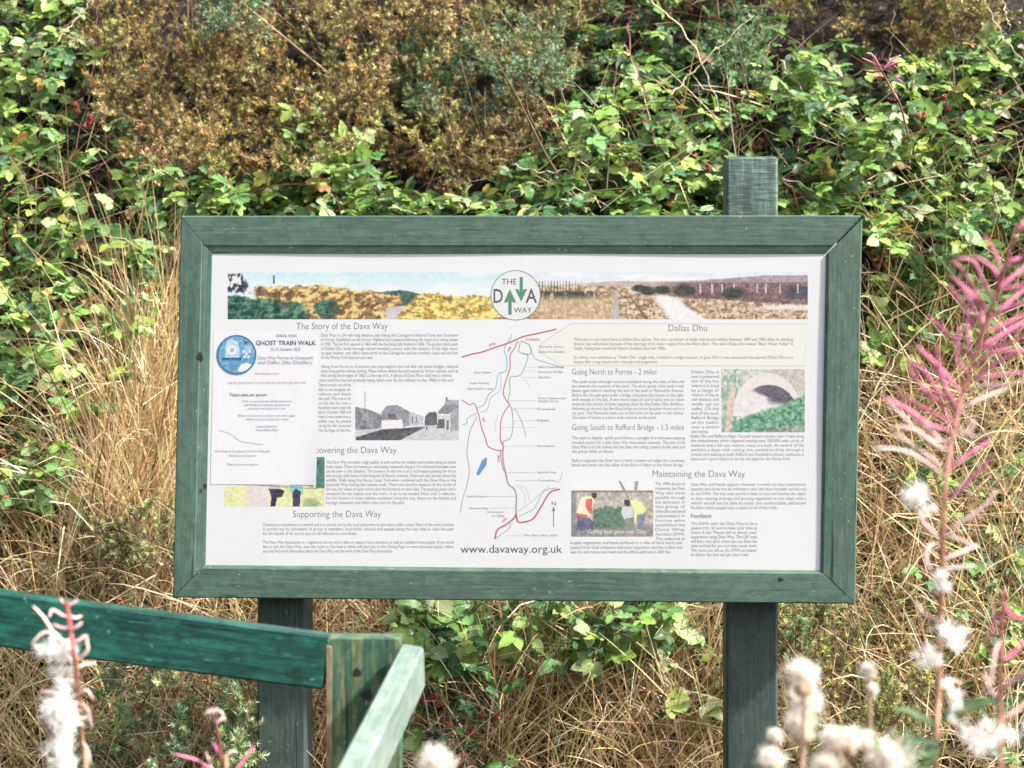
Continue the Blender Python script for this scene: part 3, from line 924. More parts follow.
def ph_bridge(px, py):
    t = fbm(px / 2.6, py / 2.4, 71, 3); b = fbm(px / 12, py / 9, 72)
    X = (px - 715) * 9.6; Y = (py - 360) * 9.6
    c = lerp((168, 178, 170), (226, 222, 214), t * 1.5 - .25)
    c = put(c, sm(X - 520, 60) * sm(420 - Y, 100) * .8, lerp((176, 166, 160), (206, 192, 182), t))
    c = put(c, sm(220 - X + .2 * Y, 60) * sm(fbm(px / 2.2, py / 6, 73) - .5, .1) * .8, (128, 156, 134))
    rim = np.hypot((X - 500) / 330, (Y - 520) / 395)
    c = put(c, sm(1.0 - rim, .03) * (Y < 540), (226, 216, 212))
    arch = np.hypot((X - 515) / 270, (Y - 500) / 262)
    c = put(c, sm(1 - arch, .05) * sm(560 - Y + .2 * (500 - X), 20), lerp((212, 204, 202), (236, 232, 234), t))
    c = put(c, sm(1 - arch, .05) * sm(X - 480 - (Y - 240) * .25 + 120 * sm(330 - Y, 60), 80) * sm(430 - Y - .1 * (700 - X), 50), lerp((66, 64, 74), (112, 108, 118), t))
    c = put(c, sm(Y - (600 - .38 * (X - 180)) + 40 * (b - .5), 30) * sm(X - 170, 40), lerp((44, 104, 76), (148, 196, 158), t * 1.6 - .3))
    c = put(c, sm(Y - (720 - .15 * (X - 180)) + 30 * (b - .5), 40) * sm(X - 330, 80), lerp((96, 106, 88), (196, 190, 176), t))
    c = put(c, sm(26 - np.abs(X - 150 + (Y - 400) * .12), 20) * sm(Y - 280, 60) * .8, lerp((206, 168, 140), (228, 206, 184), t))
    return c
photo(721.2, 369, 804.8, 432.3, ph_bridge, 2.2)

def ph_work(px, py):
    t = fbm(px / 2.2, py / 2.2, 77, 3)
    X = (px - 560) * 9.31; Y = (py - 470) * 9.31
    c = lerp((243, 243, 244), (238, 238, 238), t)
    c = put(c, Y > 195, lerp((148, 140, 130), (212, 200, 180), t * 1.5 - .2))
    c = put(c, (np.abs(Y - 200) < 10) * 1.0, (126, 122, 122))
    c = put(c, sm(Y - 500, 60), lerp((110, 106, 104), (176, 168, 158), t))
    c = put(c, sm(150 - X, 20) * (Y > 195) * .7, (112, 112, 120))
    gm = sm(Y - 320 - 60 * fbm(px / 3, px * 0, 78), 20) * sm(X - 310, 40) * sm(600 - X, 40) * sm(540 - Y, 50)
    c = put(c, gm, lerp((52, 88, 74), (116, 150, 112), t))
    def poly(c, pts, col): return put(c, in_poly(X, Y, pts), col)
    c = poly(c, [(540, 100), (565, 100), (650, 260), (620, 260)], (150, 144, 146)); c = poly(c, [(695, 95), (735, 95), (715, 200), (690, 200)], (160, 152, 152))
    c = poly(c, [(160, 410), (260, 430), (320, 490), (310, 560), (150, 560)], (92, 96, 120))
    c = poly(c, [(200, 250), (310, 240), (315, 300), (300, 400), (255, 450), (150, 410), (170, 330)], (236, 234, 196))
    c = poly(c, [(245, 270), (300, 265), (300, 420), (270, 400), (235, 340)], (222, 92, 92)); c = poly(c, [(155, 400), (260, 420), (255, 450), (150, 430)], (210, 90, 96))
    c = poly(c, [(295, 215), (345, 215), (345, 250), (320, 270), (295, 250)], (70, 58, 60))
    c = poly(c, [(650, 280), (760, 290), (800, 370), (760, 420), (720, 410), (700, 500), (680, 490), (690, 380)], (232, 236, 160))
    c = poly(c, [(595, 275), (650, 285), (650, 340), (600, 330)], (66, 58, 70)); c = poly(c, [(580, 340), (680, 350), (680, 440), (600, 460), (570, 400)], (206, 208, 210))
    c = poly(c, [(720, 420), (800, 400), (770, 540), (720, 560)], (116, 130, 156)); c = poly(c, [(610, 450), (690, 440), (690, 560), (610, 560)], (140, 138, 130))
    return c
wk = photo(571.2, 481, 653.2, 536.7, ph_work, 2.4, mask=lambda a, b: b > 480.9)
gg = Geo(); text(gg, 'Cutting back gorse near Dava', 588, 646, 533.4, 4.0, (240, 240, 238), PD - .00009, .004)
gg.build('photo_caption', M_PRINT, wk)

# ---- the round badge at the head of the panel
def disc(geo, cx, cy, r0, r1, col, d, n=56, ry=1.0):
    th = np.linspace(0, 2 * pi, n, endpoint=False)
    if r0 <= 0:
        geo.add(on_panel(cx + r1 * np.cos(th), cy + r1 * ry * np.sin(th), d), [list(range(n))[::-1]], srgb(col))
    else:
        a = on_panel(cx + r0 * np.cos(th), cy + r0 * np.sin(th), d); b = on_panel(cx + r1 * np.cos(th), cy + r1 * np.sin(th), d)
        i = np.arange(n); j = (i + 1) % n
        geo.add(np.vstack([a, b]), np.stack([i, j, j + n, i + n], 1), srgb(col))
gg = Geo(); disc(gg, 515.6, 295.3, 0, 24.9, (246, 247, 246), PD - .00008)
badge = gg.build('round_badge', M_PRINT, panel)
gg = Geo(); disc(gg, 515.6, 295.3, 24.3, 25.1, (140, 150, 146), PD - .00011); gg.build('badge_rim', M_PRINT, badge)
gg = Geo()
DG = (104, 106, 106)
L8 = lambda x, y: (455 + x / 8.53, 265 + y / 8.53)
def bt(s, x0, x1, y, cap, b):
    gg = Geo(); text(gg, s, x0, x1, y, cap, DG, PD - .00012, b); gg.build('badge_lettering', M_PRINT, badge)
bt('THE', 455 + 398 / 8.53, 455 + 525 / 8.53, 265 + 166 / 8.53, 5.6, .006)
bt('WAY', 455 + 502 / 8.53, 455 + 655 / 8.53, 265 + 408 / 8.53, 5.4, .006)
bt('D', 455 + 328 / 8.53, 455 + 408 / 8.53, 265 + 322 / 8.53, 13.6, .012)
bt('A', 455 + 602 / 8.53, 455 + 700 / 8.53, 265 + 322 / 8.53, 13.6, .012)
def arrow(pts):
    gg = Geo(); P = [L8(*p) for p in pts]
    n = len(P) // 2
    gg.add(np.array([on_panel(a, b, PD - .00012) for a, b in P]), [list(range(len(P)))], srgb((98, 158, 130)))
    gg.build('badge_arrow', M_PRINT, badge)
arrow([(468, 205), (522, 320), (492, 320), (484, 302), (484, 425), (454, 425), (454, 302), (446, 320), (416, 320)])
arrow([(564, 312), (512, 205), (540, 205), (551, 228), (551, 102), (579, 102), (579, 228), (588, 205), (616, 205)])

# ------------------------------------------------------------------ the notice stuck over the panel
ND = PD - .0005
nb = on_panel(262.5, 485, ND)
notice = thing('paper_notice', 'white paper notice with a round blue emblem, stuck over the left of the board\'s panel', 'notice', nb)
gg = Geo()
nx, ny = 24, 36
s_, t_ = np.meshgrid(np.linspace(0, 1, nx), np.linspace(0, 1, ny))
px = (213.6 * (1 - s_) + 318.5 * s_) * (1 - t_) + (210.6 * (1 - s_) + 316.3 * s_) * t_
py = (331.2 * (1 - s_) + 331.4 * s_) * (1 - t_) + (484.2 * (1 - s_) + 485 * s_) * t_
curl = .0004 * (fbm(s_ * 3, t_ * 4, 9) - .5) * 2 - .0018 * np.clip((s_ - .85) / .15, 0, 1) ** 2 * np.clip((t_ - .5) / .5, 0, 1)
u_, v_ = bpx(px, py, ND)
ii = (np.arange(ny - 1)[:, None] * nx + np.arange(nx - 1)[None]).ravel()
fr = np.stack([ii, ii + nx, ii + nx + 1, ii + 1], 1)
gg.add(bd(u_, v_, ND + np.clip(curl, -.004, .0004)), fr)
m, nt_, bs = new_mat('notice_paper'); bs.inputs['Base Color'].default_value = (.522, .519, .530, 1); bs.inputs['Roughness'].default_value = .5
gg.build('paper_sheet', m, notice, smooth=True)
NT = ND - .0005
Z6 = lambda x, y: (205 + x / 4.267, 320 + y / 4.267)
heading('DAVA WAY', 277, 297, 337, 2.8, (130, 132, 150), notice, 'heading', .0, NT)
heading('GHOST TRAIN WALK', 256, 316, 345, 4.4, (122, 124, 138), notice, 'heading', .012, NT)
heading('13-15 October 2023', 271, 300.5, 350.6, 3.0, (140, 142, 158), notice, 'heading', .0, NT)
heading('Ticket sales per person', 229.5, 267, 396, 3.0, (128, 130, 142), notice, 'heading', .006, NT)
paragraph(['Dava Way Forres to Grantown', 'and Dallas Dhu Distillery'], 258, 313, 357.5, 4.7, 3.4, col=(186, 186, 198), parent=notice, d=NT, last=1)
paragraph(['www.davaway.org.uk', '', 'see the ghost train run and walk the way through the trees'], 222, 312, 373, 4.6, 2.4, col=(222, 190, 204), parent=notice, d=NT, center=True)
paragraph(['Walk, run and cycle the old line this autumn', 'with friends and volunteers along the way', 'meeting at the station for a start', '', 'Bring a torch and stout shoes for the walk at night', 'children must come along with an adult', '',
           'Meet at Dallas Dhu', 'Forres Station Road'], 232, 302, 401, 3.6, 2.0, col=(164, 164, 178), parent=notice, d=NT, center=True)
paragraph(['All funds go to the upkeep of the Dava Way path', 'from Forres to Grantown', '', 'Thank you for your support'], 213, 272, 451, 4.4, 2.1, col=(174, 174, 186), parent=notice, d=NT, center=True)
gg = Geo(); stroke(gg, [Z6(60, 470), Z6(110, 485), Z6(150, 515), Z6(200, 525), Z6(250, 530)], .5, (224, 222, 232), NT); gg.build('drawn_line', M_PRINT, notice)

def ph_emblem(px, py):
    X = px - 236.6; Y = py - 354.7
    t = fbm(px / 2, py / 2, 97, 2)
    c = lerp((62, 128, 178), (126, 176, 210), t + .1)
    c = put(c, in_poly(X, Y, [(-11, -8), (-10, -14), (-5, -16), (1, -13), (3, -6), (3, 3), (-12, 3)]), (176, 208, 226))
    c = put(c, np.hypot(X + 4.5, Y + 4.5) < 4.6, (232, 240, 244)); c = put(c, np.hypot(X + 4.5, Y + 4.5) < 2.4, (142, 180, 206))
    c = put(c, in_poly(X, Y, [(-15, 3), (5, 3), (5, 6), (-15, 6)]), (40, 92, 142))
    c = put(c, in_poly(X, Y, [(-9, 7), (2, 7), (6, 16), (-6, 17)]), (92, 142, 186))
    c = put(c, in_poly(X, Y, [(5, -16), (9, -13), (13, -13), (9, -10)]), (44, 84, 128))
    c = put(c, np.hypot((X - 11) / 1.2, Y + 6) < 3.2, (150, 190, 216))
    for x, y in ((7, -3), (10, -1), (13, -3), (8, 2), (12, 2)): c = put(c, np.hypot(X - x, Y - y) < 1.5, (206, 224, 236))
    c = put(c, in_poly(X, Y, [(1, 16), (4, 10), (10, 8), (15, 10), (11, 15), (5, 17.5)]), (226, 234, 242))
    return c
em = photo(216, 334, 257.4, 375.4, ph_emblem, 3.0, NT, 'emblem', notice, mask=lambda a, b: np.hypot(a - 236.6, b - 354.7) < 19.2)
gg = Geo(); disc(gg, 236.6, 354.7, 18.2, 19.8, (70, 134, 182), NT - .0001); gg.build('emblem_rim', M_PRINT, em)

# ------------------------------------------------------------------ the timber fence in front of the board
fence = thing('timber_fence', 'dark green timber fence corner with a sloping side rail and a faded pale green rail', 'fence', (-0.21, 2.52, 0))
gg = Geo()                                  # left rail, front face at Y = 2.45
th_ = .040
def sp(px, py, Y): return at(px, py, Y)
a_t, a_b = sp(-420, 531, 2.45), sp(-420, 586, 2.45)
b_t, b_b = sp(326.3, 636.0, 2.45), sp(326.3, 690.6, 2.45)
mid0, mid1 = (a_t + a_b) / 2 + [0, th_ / 2, 0], (b_t + b_b) / 2 + [0, th_ / 2, 0]
hv = (b_t - b_b) / 2
up = hv - np.dot(hv, nrm(mid1 - mid0)) * nrm(mid1 - mid0)
bevel_beam(gg, mid0, mid1, np.array([0, -th_ / 2, 0]), up, .003, 21, 12, lambda f: np.array([0, 0, -.0035 * sin(f * 3.14)]))
gg.build('rail', M_RAIL, fence)
gg = Geo()                                  # post
YP = 2.452
pc = (at(327.2, 640, YP) + at(400.8, 640, YP)) / 2
hw = (at(400.8, 640, YP) - at(327.2, 640, YP))[0] / 2
ztop = at(0, 637.5, YP)[2]
ztop_r = at(0, 639.5, YP)[2]
cx = pc[0]
bevel_beam(gg, (cx, YP + .024, -.4), (cx, YP + .024, (ztop + ztop_r) / 2 + .001), (hw, 0, 0), (0, .024, 0), .002, 25, 4)
gg.build('post', M_FPOST, fence)
gg = Geo()                                  # second post behind the far end of the side rail, outside the picture
bevel_beam(gg, (mid0[0] - .055, YP + .05, -.4), (mid0[0] - .055, YP + .05, mid0[2] + .06), (.052, 0, 0), (0, .05, 0), .003, 26, 4)
gg.build('post', M_FPOST, fence)
gg = Geo()                                  # pale rail running down towards the camera
YF = 2.447
A, B, Cc = at(402.6, 641.8, YF), at(424.6, 645.2, YF), at(424.7, 688.0, YF)
dr = nrm(np.array([-.112, -1, -.183]))
wv = (B - A) / 2; hv = (B - Cc) / 2
hv = hv - np.dot(hv, dr) * dr
c0 = (A + Cc) / 2
bevel_beam(gg, c0, c0 + dr * 1.15, -wv, hv, .003, 31, 8)
gg.build('rail', M_RAILPALE, fence)

def knot(parent, p, nrm_, r, ry=1.0):
    th = np.linspace(0, 2 * pi, 18, endpoint=False)
    n_ = nrm(nrm_); a = nrm(np.cross(n_, [0, 0, 1.])); b = np.cross(n_, a)
    rr = r * (1 + .15 * np.sin(th * 3 + r * 900))
    gg = Geo(); rings = []
    for f, h, c in ((1, .0004, (.03, .045, .035)), (.7, .0012, (.02, .026, .02)), (.3, .0006, (.012, .012, .010))):
        rings.append(np.asarray(p) + n_ * h + (np.cos(th) * rr * f)[:, None] * a + (np.sin(th) * rr * f * ry)[:, None] * b)
        gg.c.append(np.tile(c, (18, 1)))
    V = np.vstack(rings); gg.v.append(V); gg.g.append(V); gg.n = 54
    i = np.arange(18); j = (i + 1) % 18
    for k in (0, 18): gg.f4.append(np.stack([i + k, j + k, j + k + 18, i + k + 18], 1))
    gg.ng.append(np.arange(36, 54))
    gg.build('knot', M_STEM, parent, smooth=True)
frames_ = [o for o in bpy.data.objects if o.name.startswith('frame_rail')]
knot(frames_[2], on_panel(200, 356.5, .0002), BR @ np.array([0, -1, 0]), .0075, 1.2)
knot(frames_[2], on_panel(205, 486, .0002), BR @ np.array([0, -1, 0]), .004, 1.5)
knot(frames_[1], on_panel(781, 579, .0002), BR @ np.array([0, -1, 0]), .006, .7)
fp = [o for o in bpy.data.objects if o.name.startswith('post') and o.parent == fence][0]
knot(fp, at(357.5, 672, YP - .0002), (0, -1, 0), .0065); knot(fp, at(367, 694, YP - .0002), (0, -1, 0), .0085)
gg = Geo()
ex = at(329, 640, YP)[0]
bevel_beam(gg, (ex, YP + .022, -.4), (ex, YP + .022, ztop - .012), (.0042, 0, 0), (0, .0245, 0), .001, 41, 4)
gg.build('bare_edge', painted_wood('bare_timber', (.06, .06, .03), (.20, .13, .07), (.34, .23, .13), wear=(.05, .10, .05), wear_amt=.50), fence)

# ------------------------------------------------------------------ vegetation builders
UPV = np.array([0, 0, 1.]); CAMV = np.array([0, -1., 0])
DARKG, MIDG, LITG = (.028, .105, .042), (.090, .215, .058), (.22, .37, .075)
PALEG, YELG, YEL, ORG, BRN = (.30, .39, .17), (.30, .38, .075), (.46, .40, .06), (.55, .24, .04), (.28, .14, .065)
BRAMBLE = [(17, DARKG), (30, MIDG), (27, LITG), (15, PALEG), (9, YELG), (1.0, YEL), (.6, ORG), (1.5, BRN)]
BRAMBLE_YEL = [(16, DARKG), (26, MIDG), (26, LITG), (22, PALEG), (10, YELG), (1.6, YEL), (1.2, ORG), (4, BRN)]
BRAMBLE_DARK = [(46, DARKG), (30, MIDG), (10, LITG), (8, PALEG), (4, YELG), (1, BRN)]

def compound(geo, node, d, nh, size, pal, three=.7):
    """bramble leaves: three or five toothed leaflets on a stalk"""
    N = len(node)
    d = nrm(d); nh = nrm(nh)
    x, y, z = frames(d, nh)
    col = pick(pal, N)
    cent = node + d * (size * .55)[:, None]
    # stalks
    for k in range(N):
        tube(geo, [node[k], (node[k] + cent[k]) / 2 + z[k] * size[k] * .08, cent[k]], [.0011, .0009, .0008], (.16, .15, .06) if k % 3 else (.2, .07, .05), 3, False)
        geo.g[-1] = np.tile([.3, .5, k * 1.7], (len(geo.g[-1]), 1))
    j = lambda: rng.normal(0, .10, (N, 3))
    c = lambda: np.clip(col * np.exp(rng.normal(0, .10, (N, 1))), 0, 1)
    leaves(geo, cent, d + j(), z + j() * 2, size, c())
    for s in (1, -1):
        leaves(geo, cent - d * (size * .06)[:, None], s * x * .94 + y * .40 + j(), z + j() * 2, size * rng.uniform(.7, .9, N), c())
    m = rng.uniform(0, 1, N) > three
    if m.any():
        for s in (1, -1):
            leaves(geo, (cent - d * (size * .12)[:, None])[m], (s * x * .85 - y * .35 + j())[m], (z + j() * 2)[m], (size * .62)[m], c()[m])

def berries(parent, p, n=4, ripe=None, r=.0078):
    """one drooping cluster of berries"""
    gg = Geo()
    ico = bpy_ico()
    for k in range(n):
        c = np.asarray(p) + rng.normal(0, .011, 3) * [1, .7, 1]
        kind = rng.uniform() if ripe is None else ripe
        col = np.array([.27, .018, .020]) if kind < .55 else (np.array([.014, .010, .016]) if kind < .82 else np.array([.32, .13, .05]))
        rr = r * rng.uniform(.75, 1.1)
        for a in range(13):                       # drupelets on a spiral
            h = 1 - 2 * (a + .5) / 13; q = a * 2.4
            dd = np.array([math.sqrt(1 - h * h) * cos(q), math.sqrt(1 - h * h) * sin(q), h])
            gg.add(c + dd * rr * .68 + ico[0] * rr * .42, ico[1], col * rng.uniform(.75, 1.25))
        tube(gg, [c + [0, 0, rr], (c + np.asarray(p)) / 2 + [0, 0, .014], np.asarray(p) + [0, .012, .03]], [.0007] * 3, (.16, .10, .05), 3, False)
    return gg.build('berry_cluster', M_BERRY, parent, smooth=True)
_ico = None
def bpy_ico():
    global _ico
    if _ico is None:
        import bmesh
        bm = bmesh.new(); bmesh.ops.create_icosphere(bm, subdivisions=1, radius=1)
        v = np.array([q.co[:] for q in bm.verts]); f = np.array([[w.index for w in q.verts] for q in bm.faces]); bm.free()
        _ico = (v, f)
    return _ico

def bramble(label, poly, n, pal, size=(.025, .052), off=(-.34, -.08), canes=6, clusters=(), ctrl=(), dead=(), three=.7, group=None, face=.55):
    n = int(n * 1.75)
    pts = sample_poly(poly, n, .40)
    o = rng.uniform(off[0], off[1], n) - .30 * (fbm(pts[:, 0] / 60, pts[:, 1] / 60, 31, 2) - .5)
    node = hedge(pts[:, 0], pts[:, 1], o)
    foot = hedge(np.mean([p[0] for p in poly]), max(p[1] for p in poly), .02)
    root = thing('bramble_bush', label, 'bramble', foot, group)
    lg = Geo()
    az_ = rng.uniform(-1, 1, n)
    d = np.stack([az_ * 1.0, -rng.uniform(.15, 1.0, n), rng.normal(-.12, .38, n)], -1)
    nh = np.stack([rng.normal(.05, .35, n), -rng.uniform(.1, 1.1, n) * face * 1.6, rng.uniform(.45, 1.0, n)], -1)
    compound(lg, node, d, nh, rng.uniform(size[0], size[1], n), pal, three)
    n2 = int(n * .75)  # inner leaf layer, coloured darker to paint shade into the gaps
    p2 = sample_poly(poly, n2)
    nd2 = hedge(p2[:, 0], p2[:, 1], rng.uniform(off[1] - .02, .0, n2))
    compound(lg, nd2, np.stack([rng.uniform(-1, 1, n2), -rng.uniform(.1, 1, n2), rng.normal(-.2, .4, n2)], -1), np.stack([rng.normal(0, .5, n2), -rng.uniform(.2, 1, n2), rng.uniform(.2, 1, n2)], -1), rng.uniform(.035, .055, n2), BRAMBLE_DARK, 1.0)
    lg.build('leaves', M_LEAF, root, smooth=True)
    lo, hi = np.min(poly, 0), np.max(poly, 0)
    def cane(p, r0=.0030, r1=.0012, col=(.17, .06, .045), name='cane'):
        gg = Geo()
        sp_ = spline(p, 22)
        sp_ = sp_ + .004 * np.stack([np.sin(np.arange(22) * 1.7), np.cos(np.arange(22) * 2.1), np.sin(np.arange(22) * 1.1)], -1)
        tube(gg, sp_, np.linspace(r0, r1, len(sp_)), np.asarray(col) * rng.uniform(.7, 1.3), 5)
        gg.build(name, M_STEM, root, smooth=True)
    for k in range(canes):
        q = sample_poly(poly, 3); q = q[np.argsort(q[:, 0] * random.choice((-1, 1)))]
        oo = rng.uniform(-.30, -.10, 3)
        p = hedge(q[:, 0], q[:, 1], oo)
        st = p[0] + [rng.normal(0, .05), .25, -.25]
        cane(np.vstack([st, p]), rng.uniform(.0018, .003), .001, random.choice([(.18, .06, .045), (.22, .10, .06), (.14, .13, .05)]))
    for k in range(canes):                       # thin dry stems wandering through the leaves
        q = sample_poly(poly, 2); dv = rng.normal(0, 30, 2)
        p = hedge(np.array([q[0, 0] - dv[0], q[0, 0], q[0, 0] + dv[0]]), np.array([q[0, 1] - dv[1], q[0, 1] + rng.normal(0, 6), q[0, 1] + dv[1]]), rng.uniform(-.40, -.15))
        cane(p, .0014, .0008, random.choice([(.42, .32, .2), (.3, .2, .12), (.36, .33, .16)]), 'twig')
    for q in ctrl:
        a = np.array(q, float)
        cane(hedge(a[:, 0], a[:, 1], -.36), .0022, .0011, (.19, .075, .06))
    for q in dead:
        a = np.array(q, float)
        cane(hedge(a[:, 0], a[:, 1], -.40), .0026, .0011, (.46, .38, .26), 'dead_stem')
    for c in clusters:
        p = hedge(c[0], c[1], c[3] if len(c) > 3 else -.36)
        berries(root, p, c[2] if len(c) > 2 else 4)
    return root

def gorse(label, poly, n, cols, tips, off=(-.30, .0), shoots=8, slen=(.010, .030), spine=(.011, .022), nspine=18, spread=.05, branches=5, ups=.35, wid=.0021, cone=1.15, gate=.42):
    """spiny bush: clumps of shoots, each carrying a spiral of thin spines"""
    n = int(n * 1.7)
    pts = sample_poly(poly, n, gate, 30.0)
    lump = fbm(pts[:, 0] / 40, pts[:, 1] / 40, 77, 2) - .5
    cl = hedge(pts[:, 0], pts[:, 1], rng.uniform(off[0], off[1], n) - .75 * lump)
    foot = hedge(np.mean([p[0] for p in poly]), max(p[1] for p in poly), .05)
    root = thing('gorse_bush', label, 'gorse', foot)
    gg, sg = Geo(), Geo()
    N = n * shoots
    cdir = nrm(np.stack([rng.normal(0, .6, n), -rng.uniform(.2, 1, n), rng.normal(ups, .45, n)], -1))
    along = rng.uniform(0, 1, (n, shoots)) ** .8
    along[:, 0] = 1
    sp_len = rng.uniform(.5, 1.5, n) * spread * 2
    sid = nrm(rng.normal(0, 1, (n, shoots, 3)))
    base = (cl[:, None] + cdir[:, None] * (sp_len[:, None] * along)[..., None] + sid * (.35 * spread * (1.15 - along))[..., None]).reshape(-1, 3)
    d = nrm(np.repeat(cdir, shoots, 0) * .8 + sid.reshape(-1, 3) * .7)
    L = rng.uniform(*slen, N)
    colb = np.repeat(pick(cols, n, .25), shoots, 0) * np.exp(rng.normal(0, .18, (N, 1)))
    colt = np.repeat(pick(tips, n, .25), shoots, 0) * np.exp(rng.normal(0, .25, (N, 1)))
    w0 = nrm(np.cross(cdir, rng.normal(0, 1, (n, 3)))) * .0016
    V = np.stack([cl - cdir * .05 - w0, cl - cdir * .05 + w0, cl + cdir * sp_len[:, None]], 1).reshape(-1, 3)
    gg.add(V, np.arange(len(V)).reshape(-1, 3), np.array([.10, .065, .04]))
    x, y, z = frames(d, rng.normal(0, 1, (N, 3)))
    S = nspine
    t = (np.arange(S) + .5) / S
    ph = np.arange(S)[None] * 2.4 + rng.uniform(0, 6.28, (N, 1))
    rad = np.cos(ph)[..., None] * x[:, None] + np.sin(ph)[..., None] * z[:, None]
    el_ = cone - .5 * t[None, :, None]
    sd = nrm(rad * np.sin(el_) + d[:, None] * np.cos(el_) + rng.normal(0, .18, (N, S, 3)))
    o = base[:, None] + d[:, None] * (L[:, None] * t[None])[..., None]
    sl = rng.uniform(*spine, (N, S)) * (1 - .45 * t[None])
    wv = nrm(np.cross(sd, rng.normal(0, 1, (N, S, 3)))) * wid
    tip = o + sd * sl[..., None]
    V = np.stack([o - wv * .5, o + wv * .5, tip], 2).reshape(-1, 3)
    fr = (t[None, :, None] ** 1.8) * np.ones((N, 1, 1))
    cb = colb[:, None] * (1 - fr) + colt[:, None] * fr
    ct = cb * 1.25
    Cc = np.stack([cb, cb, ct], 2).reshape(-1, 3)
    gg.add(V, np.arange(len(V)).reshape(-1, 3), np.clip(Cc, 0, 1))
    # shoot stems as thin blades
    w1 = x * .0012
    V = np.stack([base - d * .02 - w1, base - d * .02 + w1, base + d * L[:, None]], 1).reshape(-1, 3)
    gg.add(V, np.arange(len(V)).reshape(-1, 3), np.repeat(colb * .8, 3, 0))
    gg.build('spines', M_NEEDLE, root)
    for k in range(branches):
        q = cl[rng.integers(0, n)]
        st = q + [rng.normal(0, .16), rng.uniform(.10, .25), -rng.uniform(.12, .35)]
        b = Geo()
        tube(b, spline([st, (st + q) / 2 + rng.normal(0, .02, 3), q + [0, -.05, 0], q + nrm(q - st) * rng.uniform(.06, .16) + rng.normal(0, .02, 3) + [0, -.09, .03]], 14), np.linspace(.0048, .0011, 14), np.array([.24, .16, .10]) * rng.uniform(.5, 1.4), 5)
        b.build('branch', M_STEM, root, smooth=True)
    return root

def blades(geo, base, d0, L, col, width=.0022, droop=1.0, wob=.16, K=7, kink=.25, stiff=0.0):
    """a batch of long thin grass blades that arch over"""
    N = len(base)
    d = nrm(d0); p = base.copy(); P = [p]; D = [d]
    dr = np.broadcast_to(droop, (N,))[:, None]
    st_ = (rng.uniform(0, 1, N) < stiff)[:, None]
    dr = np.where(st_, dr * .12, dr); ws = np.where(st_, .18, 1.0)
    turn = rng.normal(0, wob, (N, 3)) * ws
    kk = rng.integers(2, K, N); kd = rng.normal(0, 1, (N, 3)) * (rng.uniform(0, 1, (N, 1)) < kink)
    for k in range(K - 1):
        p = p + d * (L / (K - 1))[:, None]
        d = nrm(d + np.array([0, 0, -1.]) * dr * .16 * (1 + k * .3) + turn + rng.normal(0, wob * .4, (N, 3)) * ws + kd * (kk == k)[:, None])
        P.append(p); D.append(d)
    P = np.stack(P, 1); D = np.stack(D, 1)
    side = nrm(np.cross(D, nrm(rng.normal(0, .6, (N, 1, 3)) + CAMV)))
    w = np.broadcast_to(width, (N,))[:, None] * np.array([.8, 1, 1, .9, .75, .5, .12])[None, :K] * .5
    V = np.stack([P - side * w[..., None], P + side * w[..., None]], 2).reshape(-1, 3)
    i = (np.arange(N)[:, None] * K + np.arange(K - 1)[None]).ravel() * 2
    geo.add(V, np.stack([i, i + 1, i + 3, i + 2], 1), np.repeat(col, K * 2, 0))

# ------------------------------------------------------------------ undergrowth and grass (stuff)
def scatter(n, dens, off=(-.05, .05), x=(-2.5, 2.5), z=(.15, 2.75)):
    n = int(n * 1.43)
    """points on the bank, kept with probability dens(px, py)"""
    X = rng.uniform(*x, n); Zs = rng.uniform(*z, n)
    Yb = bank_y(X, Zs)
    px = 512 + F * X / Yb; py = 384 - F * (Zs - CAMZ) / Yb
    k = rng.uniform(0, 1, n) < dens(px, py)
    return np.stack([X, Yb + rng.uniform(*off, n), Zs], -1)[k], px[k], py[k]

def blob(px, py, cx, cy, rx, ry): return np.exp(-((px - cx) / rx) ** 2 - ((py - cy) / ry) ** 2)

# dead leaf litter, broken twigs and old stems under everything
gg = Geo()
b, px, py = scatter(5200, lambda x, y: np.where(y < 260, 1.0, .55))
N = len(b)
dd = nrm(np.stack([rng.normal(0, 1, N), -rng.uniform(0, .8, N), rng.normal(.2, .8, N)], -1))
blades(gg, b, dd, rng.uniform(.12, .45, N) * np.where(py < 215, .4, 1), pick([(5, (.06, .04, .026)), (3, (.11, .075, .05)), (2, (.04, .03, .02)), (.6, (.3, .22, .14))], N, .25), rng.uniform(.0016, .0042, N), .25, .10)
b, px, py = scatter(2600, lambda x, y: np.full_like(x, .8), (-.12, .0))
N = len(b)
leaves(gg, b, np.stack([rng.normal(0, 1, N), -rng.uniform(.1, 1, N), rng.normal(-.4, .5, N)], -1), rng.normal(0, .6, (N, 3)) + [0, -.6, .5], rng.uniform(.02, .04, N),
       pick([(4, (.05, .03, .02)), (3, (.09, .06, .04)), (2, (.03, .035, .02)), (2, (.02, .045, .022))], N, .25))
b, px, py = scatter(9000, lambda x, y: np.where(y < 330, 1.0, .25), (-.14, .02))
N = len(b)
dd = nrm(np.stack([rng.normal(0, .8, N), -rng.uniform(0, .7, N), rng.normal(.2, .8, N)], -1))
blades(gg, b, dd, rng.uniform(.06, .24, N), pick([(5, (.045, .028, .018)), (3, (.08, .05, .03)), (3, (.028, .02, .014)), (.6, (.30, .21, .12))], N, .3), rng.uniform(.0016, .0045, N), .25, .16, kink=.5)
tag(gg.build('dead_undergrowth', M_GRASS), kind='stuff')

